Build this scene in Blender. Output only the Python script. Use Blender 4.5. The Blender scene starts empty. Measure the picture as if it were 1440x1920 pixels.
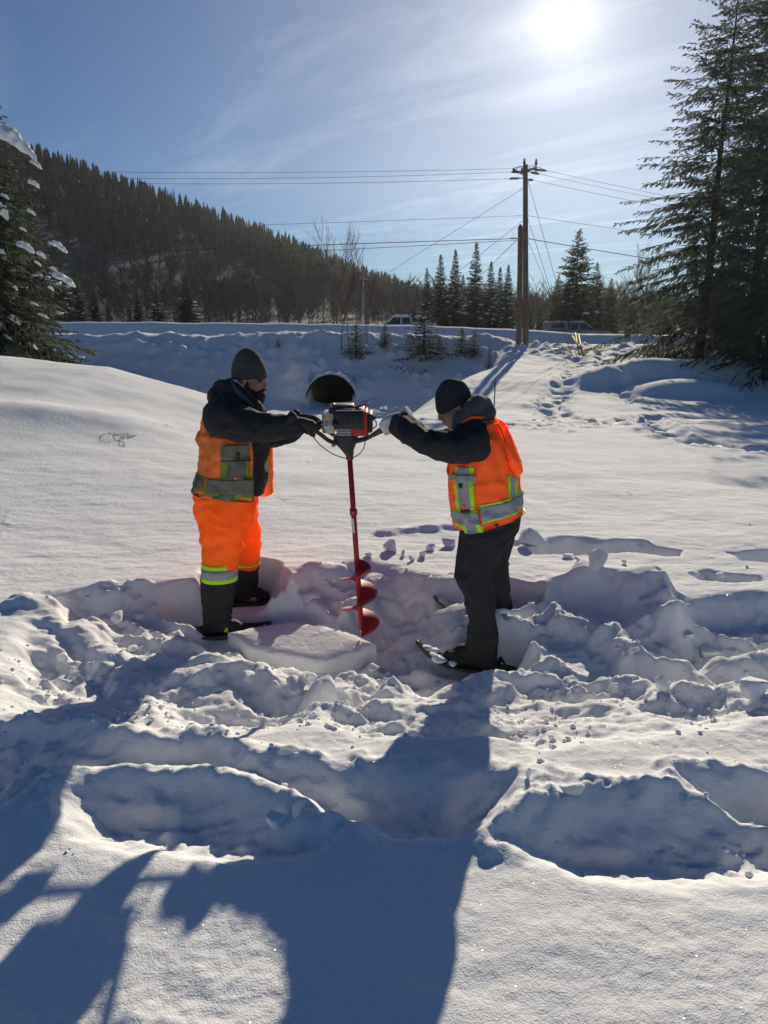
import bpy, bmesh, math, random
import numpy as np
from mathutils import Vector, Matrix

random.seed(7)
scene = bpy.context.scene
col = scene.collection
R = math.radians

# ------------------------------------------------------------------ camera
CAM_Z = 1.95
PITCH = R(14.33)
FOC = 1331.0                      # focal length in photograph pixels (1440 x 1920)
cam_data = bpy.data.cameras.new('camera')
cam_data.sensor_fit = 'VERTICAL'
cam_data.sensor_height = 36.0
cam_data.lens = FOC / 1920.0 * 36.0
cam_data.clip_start = 0.05
cam_data.clip_end = 6000.0
cam = bpy.data.objects.new('camera', cam_data)
cam.location = (0, 0, CAM_Z)
cam.rotation_euler = (math.pi / 2 - PITCH, 0, 0)
col.objects.link(cam)
scene.camera = cam

# ------------------------------------------------------------------ sun, sky, exposure
DISC_DIR = Vector((0.2554, 1.138, 0.4155)).normalized()      # where the disc shows, a little under the lamp's bearing
SUN_DIR = Vector((math.sin(R(14.1)) * math.cos(R(22.0)), math.cos(R(14.1)) * math.cos(R(22.0)), math.sin(R(22.0))))
SUN_EL = math.asin(SUN_DIR.z)
SUN_AZ = math.atan2(SUN_DIR.x, SUN_DIR.y)
sun_data = bpy.data.lights.new('sun', 'SUN')
sun_data.energy = 5.0
sun_data.angle = R(0.5)
sun_data.color = (1.0, 0.88, 0.68)
sun = bpy.data.objects.new('sun', sun_data)
sun.rotation_euler = (-SUN_DIR).to_track_quat('-Z', 'Y').to_euler()
sun.location = SUN_DIR * 60
col.objects.link(sun)

scene.view_settings.view_transform = 'Standard'
scene.view_settings.look = 'None'
scene.view_settings.exposure = -0.02
scene.view_settings.gamma = 1.0
scene.view_settings.use_curve_mapping = False
scene.cycles.use_denoising = True
scene.cycles.max_bounces = 6
scene.cycles.diffuse_bounces = 3
scene.cycles.glossy_bounces = 2
scene.cycles.transmission_bounces = 3
scene.cycles.volume_bounces = 0
scene.cycles.transparent_max_bounces = 8
scene.cycles.sample_clamp_indirect = 4.0
scene.cycles.caustics_reflective = False
scene.cycles.caustics_refractive = False

world = bpy.data.worlds.new('World')
scene.world = world
world.use_nodes = True


def build_world():
    nt = world.node_tree
    nd, ln = nt.nodes, nt.links
    nd.clear()
    out = nd.new('ShaderNodeOutputWorld')
    bg = nd.new('ShaderNodeBackground')
    sky = nd.new('ShaderNodeTexSky')
    sky.sky_type = 'NISHITA'
    sky.sun_disc = False
    sky.sun_elevation = SUN_EL
    sky.sun_rotation = SUN_AZ
    sky.altitude = 400
    sky.air_density = 1.0
    sky.dust_density = 0.0
    sky.ozone_density = 2.0
    tc = nd.new('ShaderNodeTexCoord')
    # thin cirrus: noise on a plane high above, stretched along one heading
    sep = nd.new('ShaderNodeSeparateXYZ')
    ln.new(tc.outputs['Generated'], sep.inputs[0])
    zc = nd.new('ShaderNodeMath'); zc.operation = 'MAXIMUM'; zc.inputs[1].default_value = 0.04
    ln.new(sep.outputs['Z'], zc.inputs[0])
    dv = nd.new('ShaderNodeVectorMath'); dv.operation = 'DIVIDE'
    cz = nd.new('ShaderNodeCombineXYZ')
    for k in range(3):
        ln.new(zc.outputs[0], cz.inputs[k])
    ln.new(tc.outputs['Generated'], dv.inputs[0]); ln.new(cz.outputs[0], dv.inputs[1])
    mp = nd.new('ShaderNodeMapping')
    mp.inputs['Rotation'].default_value = (0, 0, R(52))
    mp.inputs['Scale'].default_value = (1.0, 1.0, 0.0)
    ln.new(dv.outputs[0], mp.inputs['Vector'])
    mp2 = nd.new('ShaderNodeMapping')
    mp2.inputs['Scale'].default_value = (0.34, 1.35, 0.0)
    ln.new(mp.outputs[0], mp2.inputs['Vector'])
    n1 = nd.new('ShaderNodeTexNoise')
    n1.inputs['Scale'].default_value = 1.1
    n1.inputs['Detail'].default_value = 7.0
    n1.inputs['Roughness'].default_value = 0.58
    n1.inputs['Distortion'].default_value = 0.7
    ln.new(mp2.outputs[0], n1.inputs['Vector'])
    rmp = nd.new('ShaderNodeValToRGB')
    rmp.color_ramp.elements[0].position = 0.50
    rmp.color_ramp.elements[0].color = (0, 0, 0, 1)
    rmp.color_ramp.elements[1].position = 0.78
    rmp.color_ramp.elements[1].color = (1, 1, 1, 1)
    ln.new(n1.outputs['Fac'], rmp.inputs[0])
    # the sun's own disc and the bright hazy air round it
    dot = nd.new('ShaderNodeVectorMath'); dot.operation = 'DOT_PRODUCT'
    nrm = nd.new('ShaderNodeVectorMath'); nrm.operation = 'NORMALIZE'
    ln.new(tc.outputs['Generated'], nrm.inputs[0])
    ln.new(nrm.outputs[0], dot.inputs[0])
    dot.inputs[1].default_value = DISC_DIR
    ac = nd.new('ShaderNodeMath'); ac.operation = 'ARCCOSINE'
    ln.new(dot.outputs['Value'], ac.inputs[0])

    def expo(scale, amp):
        a = nd.new('ShaderNodeMath'); a.operation = 'MULTIPLY'; a.inputs[1].default_value = -1.0 / scale
        ln.new(ac.outputs[0], a.inputs[0])
        e = nd.new('ShaderNodeMath'); e.operation = 'EXPONENT'
        ln.new(a.outputs[0], e.inputs[0])
        m = nd.new('ShaderNodeMath'); m.operation = 'MULTIPLY'; m.inputs[1].default_value = amp
        ln.new(e.outputs[0], m.inputs[0])
        return m.outputs[0]
    g1 = expo(R(14.0), GLOW_WIDE)
    g2 = expo(R(1.9), GLOW_CORE)
    disc = nd.new('ShaderNodeMapRange')
    disc.inputs['From Min'].default_value = R(1.30)
    disc.inputs['From Max'].default_value = R(0.55)
    disc.inputs['To Min'].default_value = 0.0
    disc.inputs['To Max'].default_value = 90.0
    ln.new(ac.outputs[0], disc.inputs['Value'])
    s1 = nd.new('ShaderNodeMath'); s1.operation = 'ADD'
    ln.new(g1, s1.inputs[0]); ln.new(g2, s1.inputs[1])
    s2 = nd.new('ShaderNodeMath'); s2.operation = 'ADD'
    ln.new(s1.outputs[0], s2.inputs[0]); ln.new(disc.outputs[0], s2.inputs[1])
    glow = nd.new('ShaderNodeVectorMath'); glow.operation = 'SCALE'
    glow.inputs[0].default_value = (1.0, 0.98, 0.93)
    ln.new(s2.outputs[0], glow.inputs['Scale'])
    tint = nd.new('ShaderNodeVectorMath'); tint.operation = 'MULTIPLY'
    tint.inputs[1].default_value = SKY_TINT
    ln.new(sky.outputs[0], tint.inputs[0])
    add = nd.new('ShaderNodeVectorMath'); add.operation = 'ADD'
    ln.new(tint.outputs[0], add.inputs[0]); ln.new(glow.outputs[0], add.inputs[1])
    # clouds: brighter towards the sun
    cb = nd.new('ShaderNodeMath'); cb.operation = 'ADD'; cb.inputs[1].default_value = CLOUD_BASE
    ln.new(expo(R(22), CLOUD_SUN), cb.inputs[0])
    ccol = nd.new('ShaderNodeVectorMath'); ccol.operation = 'SCALE'
    ccol.inputs[0].default_value = (1.0, 0.97, 0.92)
    ln.new(cb.outputs[0], ccol.inputs['Scale'])
    cm = nd.new('ShaderNodeVectorMath'); cm.operation = 'SCALE'
    ln.new(ccol.outputs[0], cm.inputs[0]); ln.new(rmp.outputs['Color'], cm.inputs['Scale'])
    add2 = nd.new('ShaderNodeVectorMath'); add2.operation = 'ADD'
    ln.new(add.outputs[0], add2.inputs[0]); ln.new(cm.outputs[0], add2.inputs[1])
    ln.new(add2.outputs[0], bg.inputs['Color'])
    bg.inputs['Strength'].default_value = SKY_STRENGTH
    ln.new(bg.outputs[0], out.inputs['Surface'])


SKY_STRENGTH = 0.05
SKY_TINT = (0.37, 0.70, 1.06)
GLOW_WIDE = 4.2
GLOW_CORE = 14.0
CLOUD_BASE = 0.7
CLOUD_SUN = 5.0
build_world()

# ------------------------------------------------------------------ helpers
CP, SP = math.cos(PITCH), math.sin(PITCH)


def P(px, py, Y):
    """World point seen at photograph pixel (px, py) at forward distance Y."""
    a = (px - 720.0) / FOC
    b = (960.0 - py) / FOC
    t = Y / (CP + b * SP)
    return Vector((a * t, Y, CAM_Z + t * (-SP + b * CP)))


def G(px, py, z=0.30):
    """World x, y where the ray through a pixel meets the height z."""
    a = (px - 720.0) / FOC
    b = (960.0 - py) / FOC
    t = (z - CAM_Z) / (-SP + b * CP)
    return (a * t, t * (CP + b * SP))


def sstep(e0, e1, x):
    t = np.clip((x - e0) / (e1 - e0), 0, 1)
    return t * t * (3 - 2 * t)


def _hash(ix, iy, seed):
    h = (ix.astype(np.int64) * 374761393 + iy.astype(np.int64) * 668265263 + seed * 974711 + 12345) & 0xffffffff
    h = ((h ^ (h >> 13)) * 1274126177) & 0xffffffff
    h = (h ^ (h >> 16)) & 0xffffffff
    h = (h * 2246822519) & 0xffffffff
    return (h ^ (h >> 15)) & 0xffffffff


def rnd2(ix, iy, seed):
    return _hash(ix, iy, seed) / 4294967295.0


def pnoise(x, y, seed=0):
    x = np.asarray(x, float); y = np.asarray(y, float)
    x0 = np.floor(x); y0 = np.floor(y)
    fx = x - x0; fy = y - y0
    u = fx * fx * fx * (fx * (fx * 6 - 15) + 10)
    v = fy * fy * fy * (fy * (fy * 6 - 15) + 10)

    def g(dx, dy):
        a = rnd2(x0 + dx, y0 + dy, seed) * 2 * np.pi
        return np.cos(a) * (fx - dx) + np.sin(a) * (fy - dy)
    n0 = g(0, 0) * (1 - u) + g(1, 0) * u
    n1 = g(0, 1) * (1 - u) + g(1, 1) * u
    return (n0 * (1 - v) + n1 * v) * 1.5


def fbm(x, y, oc=4, seed=0, gain=0.5):
    s = 0; a = 1.0; f = 1.0
    for k in range(oc):
        s = s + a * pnoise(x * f, y * f, seed + 17 * k)
        a *= gain; f *= 2.03
    return s


def ridged(x, y, oc=3, seed=0):
    s = 0; a = 1.0; f = 1.0
    for k in range(oc):
        s = s + a * (1 - np.abs(pnoise(x * f, y * f, seed + 31 * k)) * 1.6)
        a *= 0.5; f *= 2.1
    return s / 1.75


def billow(x, y, oc=3, seed=0):
    s = 0; a = 1.0; f = 1.0
    for k in range(oc):
        s = s + a * np.abs(pnoise(x * f, y * f, seed + 31 * k))
        a *= 0.5; f *= 2.1
    return s


def worley(x, y, seed=0):
    x = np.asarray(x, float); y = np.asarray(y, float)
    x0 = np.floor(x); y0 = np.floor(y)
    f1 = np.full(x.shape, 9.0); f2 = np.full(x.shape, 9.0); idv = np.zeros(x.shape)
    tx = np.zeros(x.shape); ty = np.zeros(x.shape)
    for dx in (-1, 0, 1):
        for dy in (-1, 0, 1):
            cx = x0 + dx + rnd2(x0 + dx, y0 + dy, seed)
            cy = y0 + dy + rnd2(x0 + dx, y0 + dy, seed + 5)
            d = np.hypot(cx - x, cy - y)
            near = d < f1
            f2 = np.where(near, f1, np.minimum(f2, d))
            idv = np.where(near, rnd2(x0 + dx, y0 + dy, seed + 9), idv)
            tx = np.where(near, x - cx, tx); ty = np.where(near, y - cy, ty)
            f1 = np.where(near, d, f1)
    return f1, f2, idv, tx, ty


def poly_sd(x, y, pts):
    """Signed distance to a polygon, positive inside."""
    pts = np.asarray(pts, float)
    d = np.full(x.shape, 1e9)
    inside = np.zeros(x.shape, bool)
    n = len(pts)
    for i in range(n):
        ax, ay = pts[i]; bx, by = pts[(i + 1) % n]
        ex, ey = bx - ax, by - ay
        wx, wy = x - ax, y - ay
        t = np.clip((wx * ex + wy * ey) / (ex * ex + ey * ey + 1e-12), 0, 1)
        d = np.minimum(d, (wx - ex * t) ** 2 + (wy - ey * t) ** 2)
        c = ((ay <= y) & (by > y)) | ((by <= y) & (ay > y))
        xi = ax + (y - ay) / (by - ay + 1e-12) * ex
        inside ^= c & (x < xi)
    return np.where(inside, 1, -1) * np.sqrt(d)


def line_d(x, y, pts):
    d = np.full(x.shape, 1e9)
    for i in range(len(pts) - 1):
        ax, ay = pts[i]; bx, by = pts[i + 1]
        ex, ey = bx - ax, by - ay
        wx, wy = x - ax, y - ay
        t = np.clip((wx * ex + wy * ey) / (ex * ex + ey * ey + 1e-12), 0, 1)
        d = np.minimum(d, (wx - ex * t) ** 2 + (wy - ey * t) ** 2)
    return np.sqrt(d)


def tag(o, label=None, cat=None, group=None, kind=None):
    if label: o['label'] = label
    if cat: o['category'] = cat
    if group: o['group'] = group
    if kind: o['kind'] = kind
    return o


def link(name, me, mat=None, parent=None, smooth=False):
    o = bpy.data.objects.new(name, me)
    if mat is not None and len(me.materials) == 0:
        me.materials.append(mat)
    if smooth:
        me.polygons.foreach_set('use_smooth', np.ones(len(me.polygons), bool))
    if parent is not None:
        o.parent = parent
        o.matrix_parent_inverse = Matrix.Translation(-Vector(parent.location)) if parent.rotation_euler.to_matrix() == Matrix.Identity(3) else parent.matrix_basis.inverted()
    col.objects.link(o)
    return o


def np_mesh(name, verts, faces):
    """faces: (n,3) or (n,4) int array"""
    verts = np.asarray(verts, np.float32); faces = np.asarray(faces, np.int32)
    me = bpy.data.meshes.new(name)
    k = faces.shape[1]
    me.vertices.add(len(verts)); me.vertices.foreach_set('co', verts.ravel())
    me.loops.add(faces.size); me.loops.foreach_set('vertex_index', faces.ravel())
    me.polygons.add(len(faces))
    me.polygons.foreach_set('loop_start', np.arange(0, faces.size, k, dtype=np.int32))
    me.polygons.foreach_set('loop_total', np.full(len(faces), k, np.int32))
    me.update(calc_edges=True)
    me.validate()
    return me


def py_mesh(name, verts, faces):
    me = bpy.data.meshes.new(name)
    me.from_pydata([tuple(v) for v in verts], [], [tuple(f) for f in faces])
    me.update()
    return me


def empty(name, loc=(0, 0, 0)):
    o = bpy.data.objects.new(name, None)
    o.location = loc
    o.empty_display_size = 0.1
    col.objects.link(o)
    return o


class MB:
    """Collects shapes into one mesh."""
    def __init__(self):
        self.v = []; self.f = []

    def add(self, vs, fs):
        b = len(self.v)
        self.v += [Vector(p) for p in vs]
        self.f += [tuple(i + b for i in f) for f in fs]
        return self

    def box(self, c, s, rot=None, taper=1.0, bev=0.0):
        c = Vector(c); hx, hy, hz = s[0] / 2, s[1] / 2, s[2] / 2
        bm = bmesh.new()
        bmesh.ops.create_cube(bm, size=1)
        for v in bm.verts:
            k = taper if v.co.z > 0 else 1.0
            v.co = Vector((v.co.x * 2 * hx * k, v.co.y * 2 * hy * k, v.co.z * 2 * hz))
        if bev > 0:
            bmesh.ops.bevel(bm, geom=list(bm.edges), offset=bev, segments=2, profile=0.5, affect='EDGES')
        m = rot if rot is not None else Matrix.Identity(3)
        bm.verts.index_update()
        self.add([m @ v.co + c for v in bm.verts], [[v.index for v in f.verts] for f in bm.faces])
        bm.free()
        return self

    def tube(self, pts, rad, n=8, cap=True, flat=1.0, up=None):
        pts = [Vector(p) for p in pts]
        rs = rad if hasattr(rad, '__len__') else [rad] * len(pts)
        rings = []
        prev = None
        for i, p in enumerate(pts):
            t = (pts[min(i + 1, len(pts) - 1)] - pts[max(i - 1, 0)])
            if t.length < 1e-9: t = Vector((0, 0, 1))
            t.normalize()
            if prev is None:
                ref = Vector(up) if up is not None else (Vector((0, 0, 1)) if abs(t.z) < 0.9 else Vector((0, 1, 0)))
                nrm = (ref - t * ref.dot(t)).normalized()
            else:
                nrm = (prev - t * prev.dot(t))
                nrm = nrm.normalized() if nrm.length > 1e-6 else t.orthogonal().normalized()
            prev = nrm
            bn = t.cross(nrm)
            rings.append([p + (nrm * math.sin(2 * math.pi * k / n) * flat + bn * math.cos(2 * math.pi * k / n)) * rs[i] for k in range(n)])
        vs = [q for r in rings for q in r]
        fs = []
        for i in range(len(pts) - 1):
            for k in range(n):
                a = i * n + k; b = i * n + (k + 1) % n
                fs.append((a, b, b + n, a + n))
        if cap:
            fs.append(tuple(range(n - 1, -1, -1)))
            fs.append(tuple((len(pts) - 1) * n + k for k in range(n)))
        return self.add(vs, fs)

    def ell(self, c, r, rot=None, nu=14, nv=9):
        c = Vector(c); m = rot if rot is not None else Matrix.Identity(3)
        vs = [c + m @ Vector((0, 0, -r[2]))]
        for j in range(1, nv):
            th = -math.pi / 2 + math.pi * j / nv
            for i in range(nu):
                ph = 2 * math.pi * i / nu
                vs.append(c + m @ Vector((r[0] * math.cos(th) * math.cos(ph), r[1] * math.cos(th) * math.sin(ph), r[2] * math.sin(th))))
        vs.append(c + m @ Vector((0, 0, r[2])))
        fs = []
        for i in range(nu):
            fs.append((0, 1 + (i + 1) % nu, 1 + i))
        for j in range(nv - 2):
            for i in range(nu):
                a = 1 + j * nu + i; b = 1 + j * nu + (i + 1) % nu
                fs.append((a, b, b + nu, a + nu))
        last = len(vs) - 1; o = 1 + (nv - 2) * nu
        for i in range(nu):
            fs.append((o + i, o + (i + 1) % nu, last))
        return self.add(vs, fs)

    def loft(self, rings, cap=True):
        n = len(rings[0]); vs = [Vector(q) for r in rings for q in r]; fs = []
        for i in range(len(rings) - 1):
            for k in range(n):
                a = i * n + k; b = i * n + (k + 1) % n
                fs.append((a, b, b + n, a + n))
        if cap:
            fs.append(tuple(range(n - 1, -1, -1)))
            fs.append(tuple((len(rings) - 1) * n + k for k in range(n)))
        return self.add(vs, fs)

    def prism(self, outline, thick, axis=1):
        """outline: list of 3-D points in a plane; extruded both ways along the axis vector."""
        ax = Vector((0, 0, 0)); ax[axis] = thick / 2
        n = len(outline)
        vs = [Vector(p) - ax for p in outline] + [Vector(p) + ax for p in outline]
        fs = [tuple(range(n)), tuple(range(2 * n - 1, n - 1, -1))]
        for k in range(n):
            fs.append((k, k + n, (k + 1) % n + n, (k + 1) % n))
        return self.add(vs, fs)

    def mesh(self, name):
        me = py_mesh(name, self.v, self.f)
        bm = bmesh.new(); bm.from_mesh(me)
        bmesh.ops.recalc_face_normals(bm, faces=bm.faces)
        bm.to_mesh(me); bm.free()
        return me

    def build(self, name, mat, parent=None, smooth=True, auto=None):
        me = self.mesh(name)
        o = link(name, me, mat, parent, smooth)
        if auto is not None:
            me.set_sharp_from_angle(angle=R(auto))
        return o


# ------------------------------------------------------------------ materials
MATS = {}


def new_mat(name):
    m = bpy.data.materials.new(name)
    m.use_nodes = True
    MATS[name] = m
    return m, m.node_tree.nodes, m.node_tree.links, m.node_tree.nodes['Principled BSDF']


def simple(name, c, rough=0.6, var=0.12, scale=6.0, bump=0.0, bscale=60.0, metal=0.0, spec=0.4, trans=0.0, sheen=0.0):
    """Plain procedural surface: noise-varied base colour, optional fine relief and translucency."""
    m, nd, ln, bs = new_mat(name)
    tc = nd.new('ShaderNodeTexCoord')
    n = nd.new('ShaderNodeTexNoise'); n.inputs['Scale'].default_value = scale; n.inputs['Detail'].default_value = 5
    ln.new(tc.outputs['Object'], n.inputs['Vector'])
    mr = nd.new('ShaderNodeMapRange'); mr.inputs['From Min'].default_value = 0.25; mr.inputs['From Max'].default_value = 0.75
    mr.inputs['To Min'].default_value = 1 - var; mr.inputs['To Max'].default_value = 1 + var
    ln.new(n.outputs['Fac'], mr.inputs['Value'])
    sc = nd.new('ShaderNodeVectorMath'); sc.operation = 'SCALE'
    sc.inputs[0].default_value = c[:3]
    ln.new(mr.outputs[0], sc.inputs['Scale'])
    ln.new(sc.outputs[0], bs.inputs['Base Color'])
    bs.inputs['Roughness'].default_value = rough
    bs.inputs['Metallic'].default_value = metal
    bs.inputs['Specular IOR Level'].default_value = spec
    if sheen: bs.inputs['Sheen Weight'].default_value = sheen
    if bump > 0:
        n2 = nd.new('ShaderNodeTexNoise'); n2.inputs['Scale'].default_value = bscale; n2.inputs['Detail'].default_value = 4
        ln.new(tc.outputs['Object'], n2.inputs['Vector'])
        bp = nd.new('ShaderNodeBump'); bp.inputs['Strength'].default_value = bump; bp.inputs['Distance'].default_value = 0.01
        ln.new(n2.outputs['Fac'], bp.inputs['Height']); ln.new(bp.outputs[0], bs.inputs['Normal'])
    if trans > 0:
        tr = nd.new('ShaderNodeBsdfTranslucent'); ln.new(sc.outputs[0], tr.inputs['Color'])
        mx = nd.new('ShaderNodeMixShader'); mx.inputs[0].default_value = trans
        o = nd['Material Output']
        ln.new(bs.outputs[0], mx.inputs[1]); ln.new(tr.outputs[0], mx.inputs[2]); ln.new(mx.outputs[0], o.inputs['Surface'])
    return m


def snow_mat(name, c=(0.86, 0.87, 0.89), grain=0.5, sparkle=True):
    m, nd, ln, bs = new_mat(name)
    tc = nd.new('ShaderNodeTexCoord')
    bs.inputs['Base Color'].default_value = (*c, 1)
    bs.inputs['Roughness'].default_value = 0.9
    bs.inputs['Specular IOR Level'].default_value = 0.06
    # grains: two scales of relief
    n1 = nd.new('ShaderNodeTexNoise'); n1.inputs['Scale'].default_value = 170; n1.inputs['Detail'].default_value = 3
    n2 = nd.new('ShaderNodeTexNoise'); n2.inputs['Scale'].default_value = 28; n2.inputs['Detail'].default_value = 4
    ln.new(tc.outputs['Object'], n1.inputs['Vector']); ln.new(tc.outputs['Object'], n2.inputs['Vector'])
    mul = nd.new('ShaderNodeMath'); mul.operation = 'MULTIPLY'; mul.inputs[1].default_value = 2.2
    ln.new(n2.outputs['Fac'], mul.inputs[0])
    ad = nd.new('ShaderNodeMath'); ad.operation = 'ADD'
    ln.new(n1.outputs['Fac'], ad.inputs[0]); ln.new(mul.outputs[0], ad.inputs[1])
    b = nd.new('ShaderNodeBump'); b.inputs['Strength'].default_value = grain; b.inputs['Distance'].default_value = 0.0055
    ln.new(ad.outputs[0], b.inputs['Height'])
    ln.new(b.outputs[0], bs.inputs['Normal'])
    if sparkle:
        # ice facets: each tiny cell tilts its own way and is nearly a mirror
        vo = nd.new('ShaderNodeTexVoronoi'); vo.inputs['Scale'].default_value = 110
        ln.new(tc.outputs['Object'], vo.inputs['Vector'])
        sub = nd.new('ShaderNodeVectorMath'); sub.operation = 'SUBTRACT'; sub.inputs[1].default_value = (0.5, 0.5, 0.5)
        ln.new(vo.outputs['Color'], sub.inputs[0])
        sc = nd.new('ShaderNodeVectorMath'); sc.operation = 'SCALE'; sc.inputs['Scale'].default_value = 1.7
        ln.new(sub.outputs[0], sc.inputs[0])
        ge = nd.new('ShaderNodeNewGeometry')
        av = nd.new('ShaderNodeVectorMath'); av.operation = 'ADD'
        ln.new(ge.outputs['Normal'], av.inputs[0]); ln.new(sc.outputs[0], av.inputs[1])
        no = nd.new('ShaderNodeVectorMath'); no.operation = 'NORMALIZE'; ln.new(av.outputs[0], no.inputs[0])
        gl = nd.new('ShaderNodeBsdfGlossy'); gl.inputs['Roughness'].default_value = 0.26
        gl.inputs['Color'].default_value = (1, 1, 1, 1)
        ln.new(no.outputs[0], gl.inputs['Normal'])
        # only a few cells are clear facets
        vo2 = nd.new('ShaderNodeSeparateColor'); ln.new(vo.outputs['Color'], vo2.inputs[0])
        n3 = nd.new('ShaderNodeTexWhiteNoise'); ln.new(vo.outputs['Position'], n3.inputs['Vector'])
        gt = nd.new('ShaderNodeMath'); gt.operation = 'GREATER_THAN'; gt.inputs[1].default_value = 0.5
        ln.new(n3.outputs['Value'], gt.inputs[0])
        ds = nd.new('ShaderNodeMath'); ds.operation = 'LESS_THAN'; ds.inputs[1].default_value = 0.26
        ln.new(vo.outputs['Distance'], ds.inputs[0])
        mm = nd.new('ShaderNodeMath'); mm.operation = 'MULTIPLY'
        ln.new(gt.outputs[0], mm.inputs[0]); ln.new(ds.outputs[0], mm.inputs[1])
        m3 = nd.new('ShaderNodeMath'); m3.operation = 'MULTIPLY'; m3.inputs[1].default_value = 0.045
        ln.new(mm.outputs[0], m3.inputs[0])
        mx = nd.new('ShaderNodeMixShader')
        ln.new(m3.outputs[0], mx.inputs[0])
        ln.new(bs.outputs[0], mx.inputs[1]); ln.new(gl.outputs[0], mx.inputs[2])
        ln.new(mx.outputs[0], nd['Material Output'].inputs['Surface'])
    return m


M_SNOW = snow_mat('snow')
M_SNOWB = snow_mat('snow_blocks', sparkle=False)

# ------------------------------------------------------------------ terrain
def poly_px(pts, z=0.30):
    return [G(x, y, z) for x, y in pts]


def near_crest(x, y):
    """Left drift: height of the crest along x."""
    return np.interp(x, [-40, -14, -9, -6.9, -5.0, -3.2, -2.2, -1.0, 0.5, 60],
                     [1.75, 1.72, 1.62, 1.50, 1.30, 0.80, 0.52, 0.34, 0.30, 0.30])


def macro(x, y):
    x = np.asarray(x, float); y = np.asarray(y, float)
    # near field and the drift on the left
    cr = near_crest(x, y)
    up = sstep(4.8, 13.0, y)
    up = up * 0.55 + np.clip((y - 5.0) / 8.0, 0, 1) * 0.45
    N = 0.30 + (cr - 0.30) * up
    N = N + 0.035 * fbm(x * 0.35, y * 0.35, 3, 3) * sstep(5, 8, y)
    # a wind-laid lip across the drift
    lip = y - (9.6 + 0.25 * (x + 5))
    N = N + 0.10 * np.exp(-(lip / 0.5) ** 2) * sstep(-2.6, -4.0, x) * np.where(lip > 0, 1, 1)
    # ditch beyond the field
    ditch = 0.30 + (cr - 0.30) * 1.0 - np.clip(y - 13.2, 0, 30) * 0.24
    floor_z = -1.05 + 0.10 * fbm(x * 0.3, y * 0.3, 2, 5)
    L = np.where(y < 13.2, N, np.maximum(ditch, floor_z))
    # steep bank up to the road
    crest_y = 33.0 + 0.5 * fbm(x * 0.12, 0 * x, 2, 8)
    crest_z = 1.74 + 0.16 * fbm(x * 0.22, 0 * x + 3, 3, 9)
    crest_z = crest_z + 0.10 * sstep(-9, -4, x) * sstep(2, -2, x)
    dd = crest_y - y
    bank = crest_z - 0.52 * np.clip(dd, 0, 99) + 0.10 * fbm(x * 0.5, y * 0.5, 3, 10) * np.clip(dd, 0, 1)
    k = 0.5
    Lb = np.log(np.exp(np.clip(L / k, -40, 40)) + np.exp(np.clip(bank / k, -40, 40))) * k
    Lb = np.where(y < 15, L, np.where(y < 17, L + (Lb - L) * (y - 15) / 2, Lb))
    Lb = np.where(dd < 0, crest_z, Lb)
    # gentle rise on the right
    Rr = 0.30 - 0.10 * sstep(12, 16, y) + np.clip(y - 16.5, 0, 100) * 0.066
    Rr = np.minimum(Rr, 1.40) + 0.06 * fbm(x * 0.45, y * 0.45, 3, 14) * sstep(9, 16, y)
    for (bx, by, h, rx, ry) in ((6.8, 20.4, 0.56, 1.45, 1.1), (9.3, 20.6, 0.60, 1.9, 1.2), (8.0, 18.6, 0.36, 1.5, 0.8),
                                (12.2, 19.6, 0.5, 2.0, 1.2), (14.5, 21.5, .6, 2, 1.5)):
        ex = (x - bx) / rx; ey = (y - by) / ry
        ey = np.where(ey < 0, ey * 1.5, ey * 0.75)
        Rr = Rr + h * np.exp(-(ex * ex + ey * ey) ** 1.25)
    # trampled paths on the right
    xe = 0.1 + (y - 18.5) * 0.36 + 0.3 * np.sin(y * 0.5)
    w = sstep(-1.0, 1.7, x - xe) * sstep(9, 13, y)
    z = Lb * (1 - w) + Rr * w
    # road and its far bank
    rz = np.interp(x, [-60, -10, 8, 30, 80], [1.36, 1.34, 1.22, 1.10, 1.0])
    fz = np.interp(x, [-60, -20, -5, 3, 8, 12, 25, 60], [2.6, 2.48, 2.36, 2.22, 2.02, 1.76, 1.62, 1.5]) + 0.05 * fbm(x * 0.4, 0 * x + 9, 3, 21)
    cr_r = np.interp(x, [-60, 5.5, 9, 14, 60], [0, 0, 0.10, 0.22, 0.3])
    rd = rz + np.where(y < 37, (np.maximum(z, rz) - rz) * sstep(35.2, 33.6, y), 0)
    z = np.where(y > 33.6, rd, z)
    fb = (fz - rz) * sstep(41.4, 42.6, y) * (1 - 0.55 * sstep(44.5, 48, y))
    lot = np.interp(x, [-60, 0, 15, 40], [0.2, 0.0, -0.25, -0.3])
    z = np.where(y > 40, rz + fb + lot * sstep(46, 52, y), z)
    return z


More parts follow.
